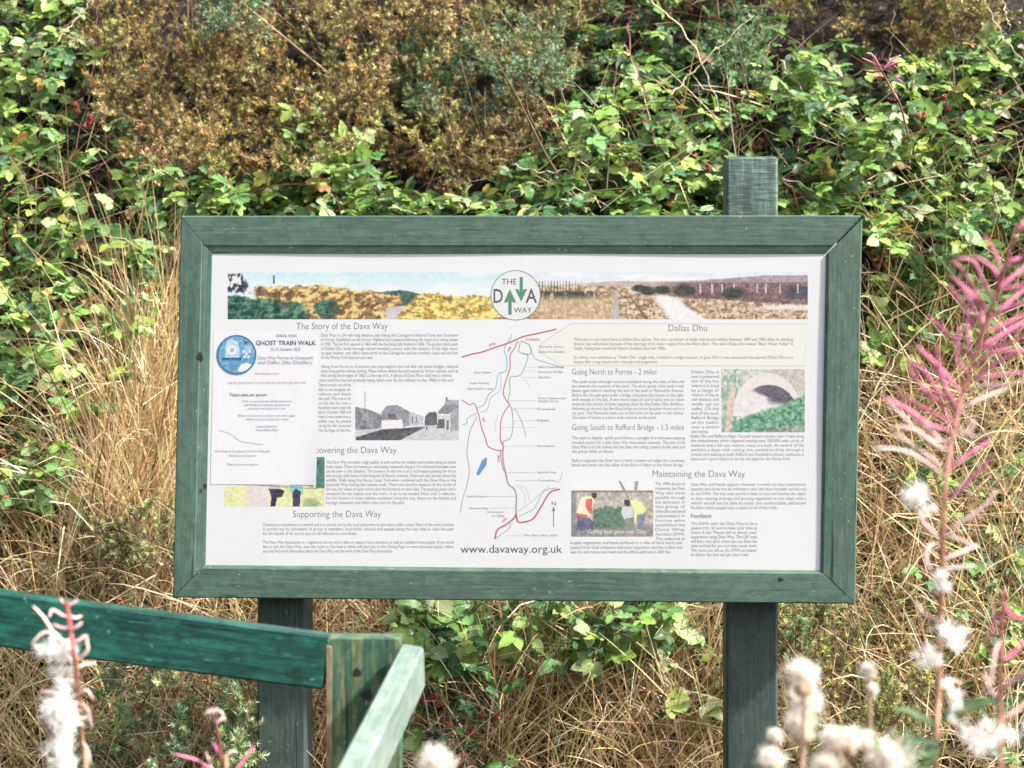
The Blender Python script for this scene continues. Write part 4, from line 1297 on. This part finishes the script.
STRAW = [(5, (.68, .50, .28)), (4, (.76, .60, .38)), (3, (.46, .29, .14)), (2.5, (.24, .135, .065)), (2, (.78, .66, .46)), (1, (.44, .44, .15))]
gg = Geo()
def dens_dry(x, y):
    d = .9 * np.clip((y - 330) / 120, 0, 1) * np.where(x > 840, .62, 1)
    d = np.maximum(d, 1.2 * blob(x, y, 150, 440, 60, 190))
    d = np.where((x < 122) & (y < 500), d * .12, d)
    d = np.maximum(d, .5 * blob(x, y, 900, 520, 110, 150))
    d = np.where((x > 200) & (x < 840) & (y < 560), d * .30, d)
    d = np.where(blob(x, y, 500, 625, 120, 36) > .4, d * .35, d)
    return np.clip(d, 0, 1)
b, px, py = scatter(24000, dens_dry, (-.10, .04))
b[:, 1] -= .50 * (fbm(px / 42, py / 60, 51, 3) - .45) * np.where(px < 190, .3, 1)
N = len(b)
right = np.clip((px - 820) / 80, 0, 1)
dd = nrm(np.stack([rng.normal(0, .55 + .5 * right, N), -rng.uniform(.1, .9, N), rng.uniform(.1, 1.2, N) - .25 * right], -1))
blades(gg, b, dd, rng.uniform(.16, .55, N), pick(STRAW, N, .2), rng.uniform(.0018, .0038, N), rng.uniform(.6, 2.0, N), .09, stiff=.62)
# long bleached straws hanging beside the left of the board
q = sample_poly([(132, 380), (184, 330), (182, 600), (40, 620), (90, 520)], 1500)
b = hedge(q[:, 0], q[:, 1], rng.uniform(-.26, -.05, 1500))
dd = nrm(np.stack([rng.normal(.12, .32, 1500), -rng.uniform(.0, .5, 1500), rng.uniform(.3, 1.0, 1500)], -1))
blades(gg, b, dd, rng.uniform(.2, .55, 1500), pick(STRAW, 1500, .18) * 1.12, rng.uniform(.0020, .0040, 1500), rng.uniform(.3, 1.2, 1500), .06, stiff=.7)
# tangle under the right half of the board and to its right
q = np.vstack([sample_poly([(-60, 560), (330, 600), (330, 800), (-60, 800)], 1000), sample_poly([(570, 600), (725, 600), (725, 790), (430, 790)], 900), sample_poly([(780, 610), (860, 380), (1040, 380), (1040, 790), (780, 790)], 1500)])
n_ = len(q)
b = hedge(q[:, 0], q[:, 1], rng.uniform(-.30, -.05, n_))
dd = nrm(np.stack([rng.normal(0, .5, n_) - .35 * (q[:, 0] > 800), -rng.uniform(.0, .6, n_), rng.normal(.75, .45, n_)], -1))
blades(gg, b, dd, rng.uniform(.14, .42, n_), pick(STRAW, n_, .2), rng.uniform(.0018, .0038, n_), rng.uniform(.3, 1.4, n_), .08, stiff=.72)
q = np.vstack([sample_poly([(-30, 130), (130, 200), (180, 250), (130, 480), (-30, 500)], 240), sample_poly([(860, 220), (1050, 220), (1050, 420), (860, 420)], 420), sample_poly([(520, 120), (1050, 60), (1050, 230), (520, 230)], 200)])
n_ = len(q)
b = hedge(q[:, 0], q[:, 1], rng.uniform(-.36, -.12, n_))
dd = nrm(np.stack([rng.normal(0, .7, n_), -rng.uniform(.0, .5, n_), rng.normal(.5, .6, n_)], -1))
blades(gg, b, dd, rng.uniform(.10, .34, n_), pick(STRAW, n_, .2), rng.uniform(.0016, .0032, n_), rng.uniform(.3, 1.2, n_), .06, stiff=.75)
tag(gg.build('dry_grass', M_GRASS), kind='stuff')

gg = Geo()
def dens_green(x, y):
    d = .55 * np.clip((y - 560) / 120, 0, 1)
    d = np.maximum(d, .8 * blob(x, y, 440, 720, 60, 70)); d = np.maximum(d, .6 * blob(x, y, 60, 680, 120, 90)); d = np.maximum(d, .6 * blob(x, y, 830, 700, 90, 90))
    d = np.maximum(d, .35 * blob(x, y, 950, 470, 110, 160))
    return np.where((x > 200) & (x < 840) & (y < 570), d * .3, np.clip(d, 0, 1))
b, px, py = scatter(9000, dens_green, (-.16, .02))
N = len(b)
dd = nrm(np.stack([rng.normal(0, .4, N), -rng.uniform(.1, .8, N), rng.uniform(.4, 1.2, N)], -1))
blades(gg, b, dd, rng.uniform(.15, .4, N), pick([(3, (.15, .22, .045)), (3, (.25, .29, .06)), (2, (.08, .14, .035)), (2, (.38, .36, .11))], N, .2), rng.uniform(.0016, .0034, N), rng.uniform(.4, 1.6, N), .10)
tag(gg.build('green_grass', M_GRASS), kind='stuff')

# ------------------------------------------------------------------ gorse
BROWN = [(4, (.15, .10, .043)), (3, (.23, .16, .065)), (2, (.07, .048, .025)), (2.2, (.14, .15, .05))]
TAN = [(4, (.80, .56, .23)), (2.5, (.66, .40, .14)), (2, (.86, .69, .37)), (3.6, (.52, .53, .16))]
GRN1 = [(4, (.09, .17, .08)), (3, (.14, .22, .10)), (2, (.06, .11, .055))]
GRN2 = [(3, (.28, .38, .18)), (3, (.34, .42, .20)), (2, (.42, .46, .18))]
BLUEG = [(3, (.27, .38, .24)), (3, (.38, .48, .30)), (1, (.42, .45, .22))]
OLIVE = [(3, (.10, .11, .04)), (3, (.15, .14, .05)), (2, (.12, .075, .035))]

gorse('large dying brown gorse bush above the left half of the board', [(85, -95), (330, -95), (345, 60), (340, 150), (300, 190), (150, 170), (95, 90)], 460, BROWN, TAN, branches=16)
gorse('brown gorse bush with orange tips above the middle of the board', [(330, -95), (470, -95), (470, 60), (540, 110), (540, 190), (440, 190), (345, 150)], 320, BROWN, TAN, branches=14)
gorse('olive and tan gorse bush in the upper middle, right of the blue-green sprigs', [(470, -95), (620, -95), (590, 60), (545, 110), (480, 60)], 190, OLIVE, [(3, (.52, .38, .15)), (3, (.26, .27, .10)), (1, (.4, .22, .08))], branches=6)
gorse('olive green gorse tuft low in the brown bush above the frame', [(395, 60), (450, 50), (470, 110), (420, 130)], 34, GRN1, GRN2, off=(-.36, -.2), branches=3)
gorse('blue-green gorse sprigs hanging in front of the brown gorse', [(440, 70), (490, 55), (560, 30), (560, 75), (500, 120), (455, 120)], 60, GRN1, BLUEG, off=(-.40, -.22), branches=4, spine=(.010, .018))
gorse('bright green gorse shoot at the top edge of the brown gorse', [(185, -30), (255, -30), (250, 26), (215, 30)], 26, GRN1, BLUEG, off=(-.42, -.28), branches=2, spine=(.010, .018))
gorse('small grey-green gorse sprig in the dark gap among bramble leaves', [(705, 45), (760, 45), (765, 100), (715, 105)], 20, GRN1, BLUEG, off=(-.26, -.1), branches=2, ups=.9)
gorse('brown gorse patch in the upper right above the pink seed pods', [(830, -95), (1000, -95), (990, 40), (930, 60), (840, 36)], 190, BROWN, TAN, off=(-.24, .0), branches=6)
gorse('brown gorse patch at the top between the green bramble clumps', [(640, -95), (830, -95), (810, 30), (700, 26), (650, 20)], 150, BROWN, TAN, off=(-.2, .0), branches=5)
gorse('dark blue-green young gorse below the dark fence rail', [(95, 690), (140, 655), (255, 680), (262, 800), (90, 800)], 52, [(4, (.10, .17, .07)), (3, (.15, .21, .09)), (2, (.07, .11, .06))], [(3, (.32, .42, .22)), (3, (.42, .49, .26)), (2, (.52, .54, .19))], off=(-.50, -.2), spine=(.014, .024), nspine=34, ups=.9, branches=4)
gorse('thin grey-green gorse above the dark fence rail, left of the board', [(75, 530), (130, 505), (180, 560), (182, 625), (60, 620)], 52, OLIVE, [(3, (.36, .42, .22)), (2, (.46, .48, .20))], off=(-.34, -.12), nspine=26, ups=1.0, branches=3)
gorse('feathery green gorse against the right post', [(782, 608), (822, 612), (815, 690), (784, 690)], 22, OLIVE, GRN2, off=(-.38, -.2), nspine=32, ups=1.2, branches=2)
gorse('yellow-green gorse low on the right behind the thistle heads', [(800, 690), (905, 600), (925, 700), (900, 790), (800, 790)], 60, OLIVE, [(3, (.40, .46, .13)), (3, (.52, .54, .15)), (2, (.28, .34, .14))], off=(-.40, -.15), nspine=26, ups=1.1, branches=3)

# ------------------------------------------------------------------ brambles
bramble('tall bramble with yellowing leaves and red berries filling the left edge', [(-300, -60), (70, -60), (105, 60), (120, 130), (170, 160), (175, 240), (150, 320), (125, 400), (70, 440), (60, 500), (-40, 530), (-300, 540)], 1500, BRAMBLE_YEL, off=(-.50, -.12), canes=34,
        clusters=((82, 108, 3), (88, 120, 3), (22, 60, 4), (60, 125, 3), (14, 345, 5), (8, 398, 4), (40, 62, 3), (170, 240, 3), (6, 450, 5)),
        ctrl=([(96, 10), (95, 60), (80, 130), (60, 190), (40, 240)], [(-10, 60), (40, 40), (90, 10)], [(0, 195), (60, 185), (130, 150)]), dead=([(40, 60), (75, 20), (95, -5)],), face=.6)
bramble('trailing bramble with pale leaves lying along the top left of the frame', [(170, 180), (220, 165), (260, 175), (300, 140), (370, 150), (390, 185), (500, 195), (500, 225), (175, 232)], 155, BRAMBLE_YEL, off=(-.42, -.22), canes=7,
        clusters=((440, 186, 4), (447, 190, 3), (505, 204, 3)), ctrl=([(500, 205), (400, 195), (330, 182), (250, 190)],), three=.85)
bramble('small bramble shoot with rounded leaves in the dark hollow above the frame', [(285, 100), (370, 105), (385, 165), (300, 165)], 16, [(3, LITG), (4, PALEG), (1, YELG)], off=(-.36, -.2), canes=2, three=.95)
bramble('dense bramble mound behind the right half of the frame, left of the tall post', [(500, 180), (560, 130), (570, 60), (640, 50), (730, 110), (730, 220), (500, 225)], 260, BRAMBLE, off=(-.42, -.12), canes=11,
        clusters=((597, 150, 3), (590, 200, 4), (545, 122, 4), (690, 152, 4), (640, 120, 3), (560, 205, 3), (705, 165, 3)),
        ctrl=([(640, -10), (628, 30), (640, 80), (655, 110)], [(770, 110), (765, 60), (790, 10)], [(500, 150), (560, 145), (720, 145)]),
        dead=([(668, 98), (700, 65), (755, 14)], [(780, 60), (805, 92), (850, 125)], [(512, 165), (540, 172), (570, 170)]))
bramble('leafy bramble with dark gaps at the top right of centre', [(560, -30), (700, -30), (790, 20), (830, 60), (760, 110), (640, 70), (580, 50)], 100, BRAMBLE_DARK, off=(-.34, -.05), canes=7, clusters=((632, 20, 3),), dead=([(640, -10), (690, 40), (720, 110)],))
bramble('broad light green bramble over the right end of the frame', [(730, 110), (830, 40), (900, 60), (1060, 20), (1320, -20), (1320, 190), (990, 230), (870, 240), (790, 230), (735, 215)], 860, BRAMBLE, off=(-.44, -.10), canes=24,
        clusters=((946, 105, 4), (985, 108, 3), (925, 120, 3), (890, 95, 4), (760, 148, 3), (840, 150, 3), (1000, 98, 3)),
        ctrl=([(950, 60), (965, 130), (990, 190), (1010, 260)], [(770, 172), (810, 200), (850, 235), (905, 265)]),
        dead=([(905, 208), (960, 212), (1030, 205)], [(980, -10), (1005, 40), (1035, 70)], [(740, 172), (790, 180), (830, 200)], [(1000, -10), (1010, 30)]))
bramble('darker bramble beside the right edge of the frame, behind the pink pods', [(866, 225), (1060, 180), (1320, 180), (1320, 340), (960, 350), (872, 360)], 360, BRAMBLE, off=(-.40, -.12), size=(.034, .056), canes=8,
        clusters=((880, 262, 4), (876, 250, 3)), dead=([(868, 400), (920, 330), (1000, 280)],))
bramble('dark leaved bramble with red berries under the bottom edge of the board', [(405, 590), (690, 590), (680, 640), (600, 660), (520, 670), (430, 660), (405, 640)], 150, [(30, DARKG), (34, MIDG), (14, LITG), (12, PALEG), (2, YELG)], off=(-.46, -.18), canes=7, size=(.034, .056),
        clusters=((430, 645, 3, -.42), (440, 700, 4, -.42), (434, 735, 4, -.42), (448, 725, 3, -.42), (428, 640, 3, -.42), (470, 735, 3, -.42), (484, 668, 3, -.42), (492, 715, 2, -.4), (425, 715, 3, -.42)), face=.8)
bramble('sparse bramble with hanging berries between the pale rail and the straw', [(405, 670), (500, 660), (540, 790), (405, 790)], 34, BRAMBLE_DARK, off=(-.40, -.15), canes=5, clusters=((456, 756, 4), (412, 700, 4)))
bramble('low bramble seedlings scattered in the straw right of the board', [(890, 440), (1050, 420), (1050, 600), (900, 620)], 52, [(3, DARKG), (3, MIDG), (4, LITG), (2, YELG)], off=(-.36, -.12), size=(.025, .042), canes=3)
bramble('small bright bramble shoot low in the straw left of the board', [(15, 430), (95, 415), (105, 510), (20, 520)], 26, [(2, DARKG), (4, MIDG), (3, LITG)], off=(-.34, -.16), canes=3, clusters=((6, 500, 3),))
bramble('bramble sprays at the lower right behind the pink stems', [(985, 500), (1060, 480), (1060, 800), (960, 800), (970, 640)], 46, BRAMBLE_YEL, off=(-.36, -.12), size=(.03, .05), canes=4)
bramble('lone pale bramble leaves in the straw against the right post', [(660, 640), (725, 620), (722, 760), (650, 720)], 9, [(2, PALEG), (3, LITG)], off=(-.38, -.25), size=(.035, .05), canes=2)

# ------------------------------------------------------------------ foreground: willowherb gone to seed, thistles
def fluff(geo, c, r, n, col=(.88, .86, .82), flat=(1, 1, 1), d0=None, hair=.00042):
    """a tuft of silky hairs"""
    c = np.asarray(c, float)
    d = nrm(rng.normal(0, 1, (n, 3)) * np.asarray(flat) + (0 if d0 is None else np.asarray(d0)))
    b = c + rng.normal(0, r * .25, (n, 3))
    K = 5
    p = b; P = [p]
    L = rng.uniform(.5, 1.15, n) * r
    for k in range(K - 1):
        p = p + d * (L / (K - 1))[:, None]
        d = nrm(d + rng.normal(0, .28, (n, 3)))
        P.append(p)
    P = np.stack(P, 1)
    side = nrm(np.cross(P[:, -1] - P[:, 0], rng.normal(0, 1, (n, 3))))[:, None] * hair
    V = np.stack([P - side, P + side], 2).reshape(-1, 3)
    i = (np.arange(n)[:, None] * K + np.arange(K - 1)[None]).ravel() * 2
    geo.add(V, np.stack([i, i + 1, i + 3, i + 2], 1), np.asarray(col) * rng.uniform(.95, 1.08, (n * K * 2, 1)))

def willowherb(label, Y, stem_px, pods, tufts=(), stem_col=(.42, .13, .13), pod_col=(.55, .20, .28), r0=.0034, r1=.0016, pod_r=.0024, narrow=(), group=None, low=None):
    st = np.array(stem_px, float)
    dep = Y + .03 * np.sin(np.arange(len(st)) * 1.3)
    P = at(st[:, 0], st[:, 1], dep)
    low = np.array([P[0][0] + rng.normal(0, .02), P[0][1] + .02, 0.0]) if low is None else np.asarray(low, float)
    root = thing('willowherb_plant', label, 'willowherb', low, group)
    sp_ = spline(np.vstack([low, (low + P[0]) / 2, P]), 40)
    k_ = np.clip(np.linspace(-.5, 1.1, 40), 0, 1)[:, None]
    gg = Geo(); tube(gg, sp_, np.linspace(r0, r1, 40), np.array([.34, .20, .12]) * (1 - k_) + np.asarray(stem_col) * k_, 7)
    gg.build('stem', M_POD, root, smooth=True)
    for pd in pods:
        pts_, dy = pd[0], pd[1]
        cc = pd[2] if len(pd) > 2 else pod_col
        a = np.array(pts_, float)
        k = np.linspace(0, 1, len(a))
        # depth of the stem at the foot of the pod, then leaning to or from the camera
        j = np.argmin(np.abs(sp_[:, 2] - at(a[0, 0], a[0, 1], Y)[2]))
        Q = at(a[:, 0], a[:, 1], sp_[j, 1] + dy * k)
        Q[0] = Q[0] * .15 + .85 * np.array([sp_[j, 0], sp_[j, 1], Q[0][2]])
        gg = Geo()
        rr = pod_r * np.array([.35, .55, .85, 1, 1, .95, .9, .8, .65, .3])
        tube(gg, spline(Q, 10), rr, np.asarray(cc) * rng.uniform(.8, 1.2) * np.linspace(.92, 1.12, 10)[:, None], 6)
        gg.build('seed_pod', M_POD, root, smooth=True)
    for t in tufts:
        x, y, r, n = t[:4]
        gg = Geo()
        c = at(x, y, Y - .015)
        rm = r / F * Y
        for q in range(4):
            fluff(gg, c + rng.normal(0, rm * .5, 3), rm * .95, n // 3, (.98, .95, .90), (1, 1, 1.2))
        gg.build('seed_fluff', M_FLUFF, root)
    for x0, y0, x1, y1 in narrow:
        gg = Geo(); a, b_ = at(x0, y0, Y), at(x1, y1, Y - .03)
        leaves(gg, a[None], (b_ - a)[None], np.array([[0, -.6, .8]]), np.linalg.norm(b_ - a), np.array([[.06, .11, .05]]), .26, 0)
        gg.build('leaf', M_LEAF, root, smooth=True)
    return root

PK, PK2, PKW = (.62, .19, .31), (.50, .12, .21), (.66, .45, .42)
willowherb('tall pink willowherb gone to seed in front of the bramble, right of the board', 1.66,
    [(935, 790), (938, 700), (940, 620), (942, 560), (945, 490), (955, 425), (975, 355), (996, 295), (1018, 225)],
    [([(1016, 232), (1022, 225), (1028, 212)], 0, PK), ([(1012, 262), (1020, 258), (1034, 254)], .01, PK), ([(1010, 288), (1020, 286), (1040, 272)], -.01, PK),
     ([(1003, 285), (992, 268), (973, 255)], .01, PK), ([(999, 300), (985, 288), (974, 262), (955, 258)], -.02, PK), ([(994, 318), (980, 300), (962, 270), (951, 260)], 0, PK2),
     ([(988, 330), (978, 318), (966, 294), (959, 284)], -.02, PK), ([(984, 336), (982, 315), (975, 290)], .02, PK2),
     ([(990, 318), (1003, 310), (1030, 300)], -.02, PK), ([(985, 332), (1003, 325), (1030, 312)], 0, PK), ([(978, 348), (1000, 345), (1026, 336)], -.03, PK2),
     ([(972, 362), (968, 345), (967, 318), (970, 310)], .01, PK), ([(968, 370), (958, 362), (957, 345), (960, 325)], -.02, PK), ([(980, 345), (1004, 335), (1030, 322)], .04, PK2),
     ([(970, 366), (995, 352), (1025, 350)], -.02, PK), ([(966, 380), (990, 377), (1026, 372)], 0, PK), ([(963, 390), (985, 386), (1006, 385), (1030, 380)], -.03, PKW),
     ([(960, 402), (940, 395), (925, 372), (907, 358)], -.02, PK), ([(958, 408), (935, 400), (918, 382), (906, 360)], .02, PK2),
     ([(957, 408), (950, 398), (942, 378), (940, 370)], 0, PKW), ([(958, 404), (946, 390), (938, 360), (936, 345)], -.03, PK), ([(955, 418), (950, 400), (934, 365)], .03, PK2),
     ([(953, 432), (930, 425), (905, 408), (882, 396)], -.03, PK), ([(950, 440), (930, 440), (906, 420), (885, 398)], 0, PKW), ([(952, 430), (945, 410), (928, 390)], .02, PK2),
     ([(950, 452), (935, 445), (915, 430), (890, 426)], -.02, PKW), ([(946, 470), (930, 458), (905, 440), (890, 432)], .01, PKW), ([(945, 478), (925, 462), (900, 450), (870, 448)], -.03, PKW),
     ([(955, 425), (975, 438), (995, 432)], -.02, PKW), ([(958, 440), (970, 430), (975, 420)], 0, PKW), ([(948, 500), (960, 490), (985, 465), (992, 455)], -.02, PK),
     ([(944, 532), (965, 520), (985, 505), (997, 490)], 0, PKW), ([(943, 535), (960, 540), (978, 548)], -.02, PKW), ([(942, 560), (962, 552), (978, 545)], .02, PKW),
     ([(942, 545), (930, 545), (926, 560), (932, 572)], -.03, PKW), ([(941, 570), (955, 568), (975, 566)], -.01, (.75, .68, .62)),
     ([(941, 540), (925, 525), (918, 510)], 0, PKW), ([(940, 620), (925, 615), (915, 600)], 0, PKW), ([(940, 640), (960, 628), (972, 632)], -.02, PKW),
     ([(938, 690), (950, 680), (962, 684)], 0, PKW), ([(938, 660), (925, 650), (912, 652)], .02, PKW)] + [([(x_, y_), (x_ + sx * dx * .5, y_ - dy_ * .55), (x_ + sx * dx, y_ - dy_)], dz, cc_) for x_, y_, sx, dx, dy_, dz, cc_ in (
        (1006, 275, -1, 22, 40, .02, PK2), (1008, 272, 1, 26, 24, -.02, PK), (1000, 290, 1, 34, 30, .03, PK2), (990, 315, -1, 40, 40, .02, PK), (986, 325, 1, 44, 40, .02, PK), (982, 340, -1, 34, 56, -.02, PK),
        (976, 352, 1, 54, 34, .03, PK2), (972, 360, -1, 44, 44, .03, PK2), (966, 382, 1, 60, 34, -.03, PK), (962, 395, -1, 46, 50, -.02, PK), (958, 410, 1, 50, 22, .02, PKW), (955, 425, -1, 60, 30, .02, PK2), (950, 450, -1, 52, 46, .01, PKW), (948, 470, 1, 44, 30, .02, PK))],
    [(920, 497, 11, 200), (928, 510, 6, 80), (943, 572, 9, 90), (945, 590, 7, 60), (950, 632, 13, 160), (938, 655, 9, 110), (926, 662, 7, 80), (952, 690, 8, 90), (975, 735, 12, 120), (960, 710, 8, 80)],
    narrow=((937, 730, 905, 700), (938, 740, 918, 775), (940, 720, 990, 690), (938, 755, 900, 745)), pod_r=.0019)
willowherb('second willowherb with pale pink drooping pods at the lower right edge', 1.5,
    [(1000, 800), (1000, 720), (1000, 660), (1003, 590)],
    [([(1003, 600), (1010, 615), (1026, 618)], 0, PK2), ([(1002, 610), (995, 618), (992, 640)], .02, PK), ([(1001, 640), (994, 655), (990, 690)], -.02, PKW), ([(1000, 660), (1012, 655), (1026, 640)], .01, PK2),
     ([(1000, 690), (1015, 680), (1030, 670)], -.02, PKW), ([(1000, 720), (1015, 712), (1030, 700)], 0, PKW), ([(1000, 740), (985, 735), (965, 728)], -.02, PKW), ([(1000, 700), (990, 690), (984, 672)], .02, PKW)],
    [(1008, 735, 11, 110), (985, 748, 9, 90)], pod_r=.0020)
willowherb('fluffy white willowherb with a bright red stem in front of the dark rail', 1.85,
    [(86, 800), (83, 755), (80, 715), (76, 670), (72, 640), (68, 612), (66, 602)],
    [([(67, 606), (63, 603), (60, 598)], 0, PKW), ([(67, 605), (72, 604), (78, 600)], 0, PKW), ([(69, 615), (75, 618), (82, 616)], .01, PKW), ([(69, 618), (60, 614), (52, 610), (49, 618)], -.02, PKW),
     ([(70, 628), (62, 628), (52, 624)], .01, PKW), ([(68, 645), (55, 635), (44, 618), (33, 606)], -.02, (.72, .62, .55)), ([(70, 630), (78, 626), (82, 622)], 0, PKW),
     ([(72, 642), (80, 640), (86, 636), (88, 650)], .01, PKW), ([(72, 650), (60, 640), (45, 632), (30, 645)], -.02, PKW), ([(76, 668), (86, 664), (96, 664)], .02, PKW), ([(74, 660), (84, 655), (88, 648), (86, 640)], 0, PKW),
     ([(78, 705), (66, 700), (50, 694), (40, 690)], -.02, PKW), ([(80, 712), (64, 704), (58, 694), (42, 692), (36, 705)], .01, PKW), ([(80, 700), (88, 712), (92, 730)], .02, PKW), ([(79, 695), (86, 690), (94, 700)], 0, PKW), ([(82, 740), (88, 752), (90, 765)], 0, PKW)],
    [(47, 648, 11, 190), (58, 650, 9, 150), (70, 652, 10, 170), (54, 640, 6, 60), (62, 678, 10, 170), (64, 690, 8, 110), (52, 705, 8, 100), (64, 714, 15, 300), (68, 722, 10, 170), (60, 722, 10, 150), (66, 742, 11, 190), (60, 760, 12, 200), (66, 768, 10, 150)],
    stem_col=(.36, .055, .06), pod_r=.0019, r0=.0034, r1=.0022)
willowherb('small budding willowherb with a drooping pale pink tip below the rail', 1.9,
    [(226, 800), (222, 768), (219, 745), (216, 725), (214, 716)],
    [([(215, 720), (209, 712), (203, 716)], 0, PKW), ([(215, 718), (212, 710), (206, 710)], .01, PKW), ([(215, 718), (219, 711), (224, 716)], -.01, PKW), ([(215, 716), (217, 710), (213, 709)], 0, PKW), ([(216, 724), (223, 718), (225, 722)], .01, PKW),
     ([(222, 765), (226, 757), (232, 751), (238, 753)], 0, (.62, .52, .44)), ([(221, 760), (216, 748), (212, 742)], .02, PK2), ([(224, 778), (200, 762), (186, 757), (174, 754)], -.02, PK), ([(224, 785), (212, 770), (206, 752)], 0, PKW), ([(225, 785), (240, 765), (254, 746)], .02, PK2)],
    pod_r=.0018)
willowherb('spidery pink willowherb pods poking out of the bramble at the upper right', 3.72,
    [(900, 105), (890, 86), (880, 68)],
    [([(880, 68), (870, 62), (862, 58)], 0, PK), ([(880, 68), (872, 55), (866, 53)], -.02, PK), ([(882, 70), (872, 72), (864, 70)], .02, PK2), ([(882, 70), (892, 60), (901, 55)], 0, PK), ([(882, 70), (894, 64), (902, 62)], -.02, PK),
     ([(883, 72), (893, 70), (901, 68)], .02, PK2), ([(884, 74), (878, 64), (876, 54)], 0, PK), ([(884, 76), (890, 62), (890, 54)], -.03, PK), ([(886, 80), (880, 76), (872, 80)], 0, PK), ([(888, 84), (896, 78), (900, 76)], .01, PK2), ([(884, 72), (884, 60), (884, 52)], .02, PK)],
    pod_r=.0026, r0=.003, r1=.002, low=hedge(912, 150, -.02), stem_col=(.30, .12, .10))

def thistle(label, Y, foot_px, heads, leaves_px=(), col=(.24, .17, .11)):
    """dry thistle: branching stem, bristly cups and a puff of down on each"""
    f0 = at(foot_px[0], foot_px[1], Y)
    low = np.array([f0[0], Y, 0.0])
    root = thing('thistle_plant', label, 'thistle', low)
    gg = Geo(); tube(gg, spline([low, (low + f0) / 2 + [.01, 0, 0], f0], 14), np.linspace(.0042, .0028, 14), col, 6); gg.build('stem', M_STEM, root, smooth=True)
    for hx, hy, r, tilt, dn in heads:
        c = at(hx, hy, Y + rng.uniform(-.03, .03)); rm = r / F * Y
        ax = nrm(np.array([tilt, -.25, 1.0 if dn >= 0 else -.6]))
        hd = Geo()
        cup0 = c - ax * rm * 1.2
        prof = [(0, .14), (.12, .48), (.35, .62), (.6, .58), (.85, .50)]
        tube(hd, np.array([cup0 + ax * rm * p for p, q in prof]), np.array([q * rm for p, q in prof]), (.50, .28, .15), 10)
        n = 60                                   # bracts
        th = rng.uniform(0, 6.28, n); hh = rng.uniform(.1, .75, n)
        x, y, z = frames(np.tile(ax, (n, 1)), rng.normal(0, 1, (n, 3)))
        rd = nrm(rng.normal(0, 1, (n, 3))); rd = nrm(rd - (rd @ ax)[:, None] * ax)
        b = cup0 + ax * (rm * hh)[:, None] + rd * rm * .48
        w = np.cross(rd, ax) * rm * .05
        V = np.stack([b - w, b + w, b + rd * rm * .14 + ax * rm * .22], 1).reshape(-1, 3)
        hd.add(V, np.arange(3 * n).reshape(-1, 3), np.array([.42, .26, .16]))
        st = Geo(); 
        tube(hd, spline([f0, (f0 + cup0) / 2 + [0, 0, -.006], cup0 + [0, 0, .0]], 10), np.linspace(.0022, .0014, 10), col, 5, False)
        ho = hd.build('seed_head', M_STEM, root, smooth=True)
        fl = Geo()
        fluff(fl, c - ax * rm * .1, rm * 1.15, int(420), (.97, .88, .78), (1, 1, 1), ax * 1.3)
        fluff(fl, c + ax * rm * .25, rm * .75, int(260), (.98, .93, .86), (1, 1, .8), ax * .9)
        fl.build('thistle_down', M_FLUFF, ho)
    for x0, y0, x1, y1 in leaves_px:
        lf = Geo(); a, b_ = at(x0, y0, Y), at(x1, y1, Y - .03)
        leaves(lf, a[None], (b_ - a)[None], np.array([[0, -.7, .7]]), np.linalg.norm(b_ - a), np.array([[.10, .16, .11]]), .30, .3)
        lf.build('leaf', M_LEAF, root, smooth=True)
    return root

thistle('thistle with a stack of three fluffy seed heads beside the right post', 1.58, (800, 775), ((803, 678, 16, -.1, 1), (806, 704, 17, .15, 1), (801, 726, 16, -.3, 1)))
thistle('thistle with pinkish half-open heads at the foot of the right post', 1.55, (768, 800), ((772, 762, 12, -.4, 1), (775, 737, 7, .0, 1)))
thistle('low thistle with a row of small down heads and two big puffs', 1.50, (880, 800), ((832, 740, 11, -.5, 1), (849, 742, 12, .0, 1), (866, 742, 9, .3, 1), (826, 770, 16, -.2, 1), (888, 764, 22, .0, 1)), leaves_px=((915, 775, 902, 725), (890, 770, 880, 735), (900, 742, 935, 737)))
thistle('slender thistle with one small round head in front of the straw', 1.7, (872, 780), ((868, 673, 8, .0, 1), (872, 690, 6, .2, 1)))
thistle('single white thistle puff at the bottom edge beside the pale rail', 1.55, (437, 800), ((437, 766, 17, .0, 1),))
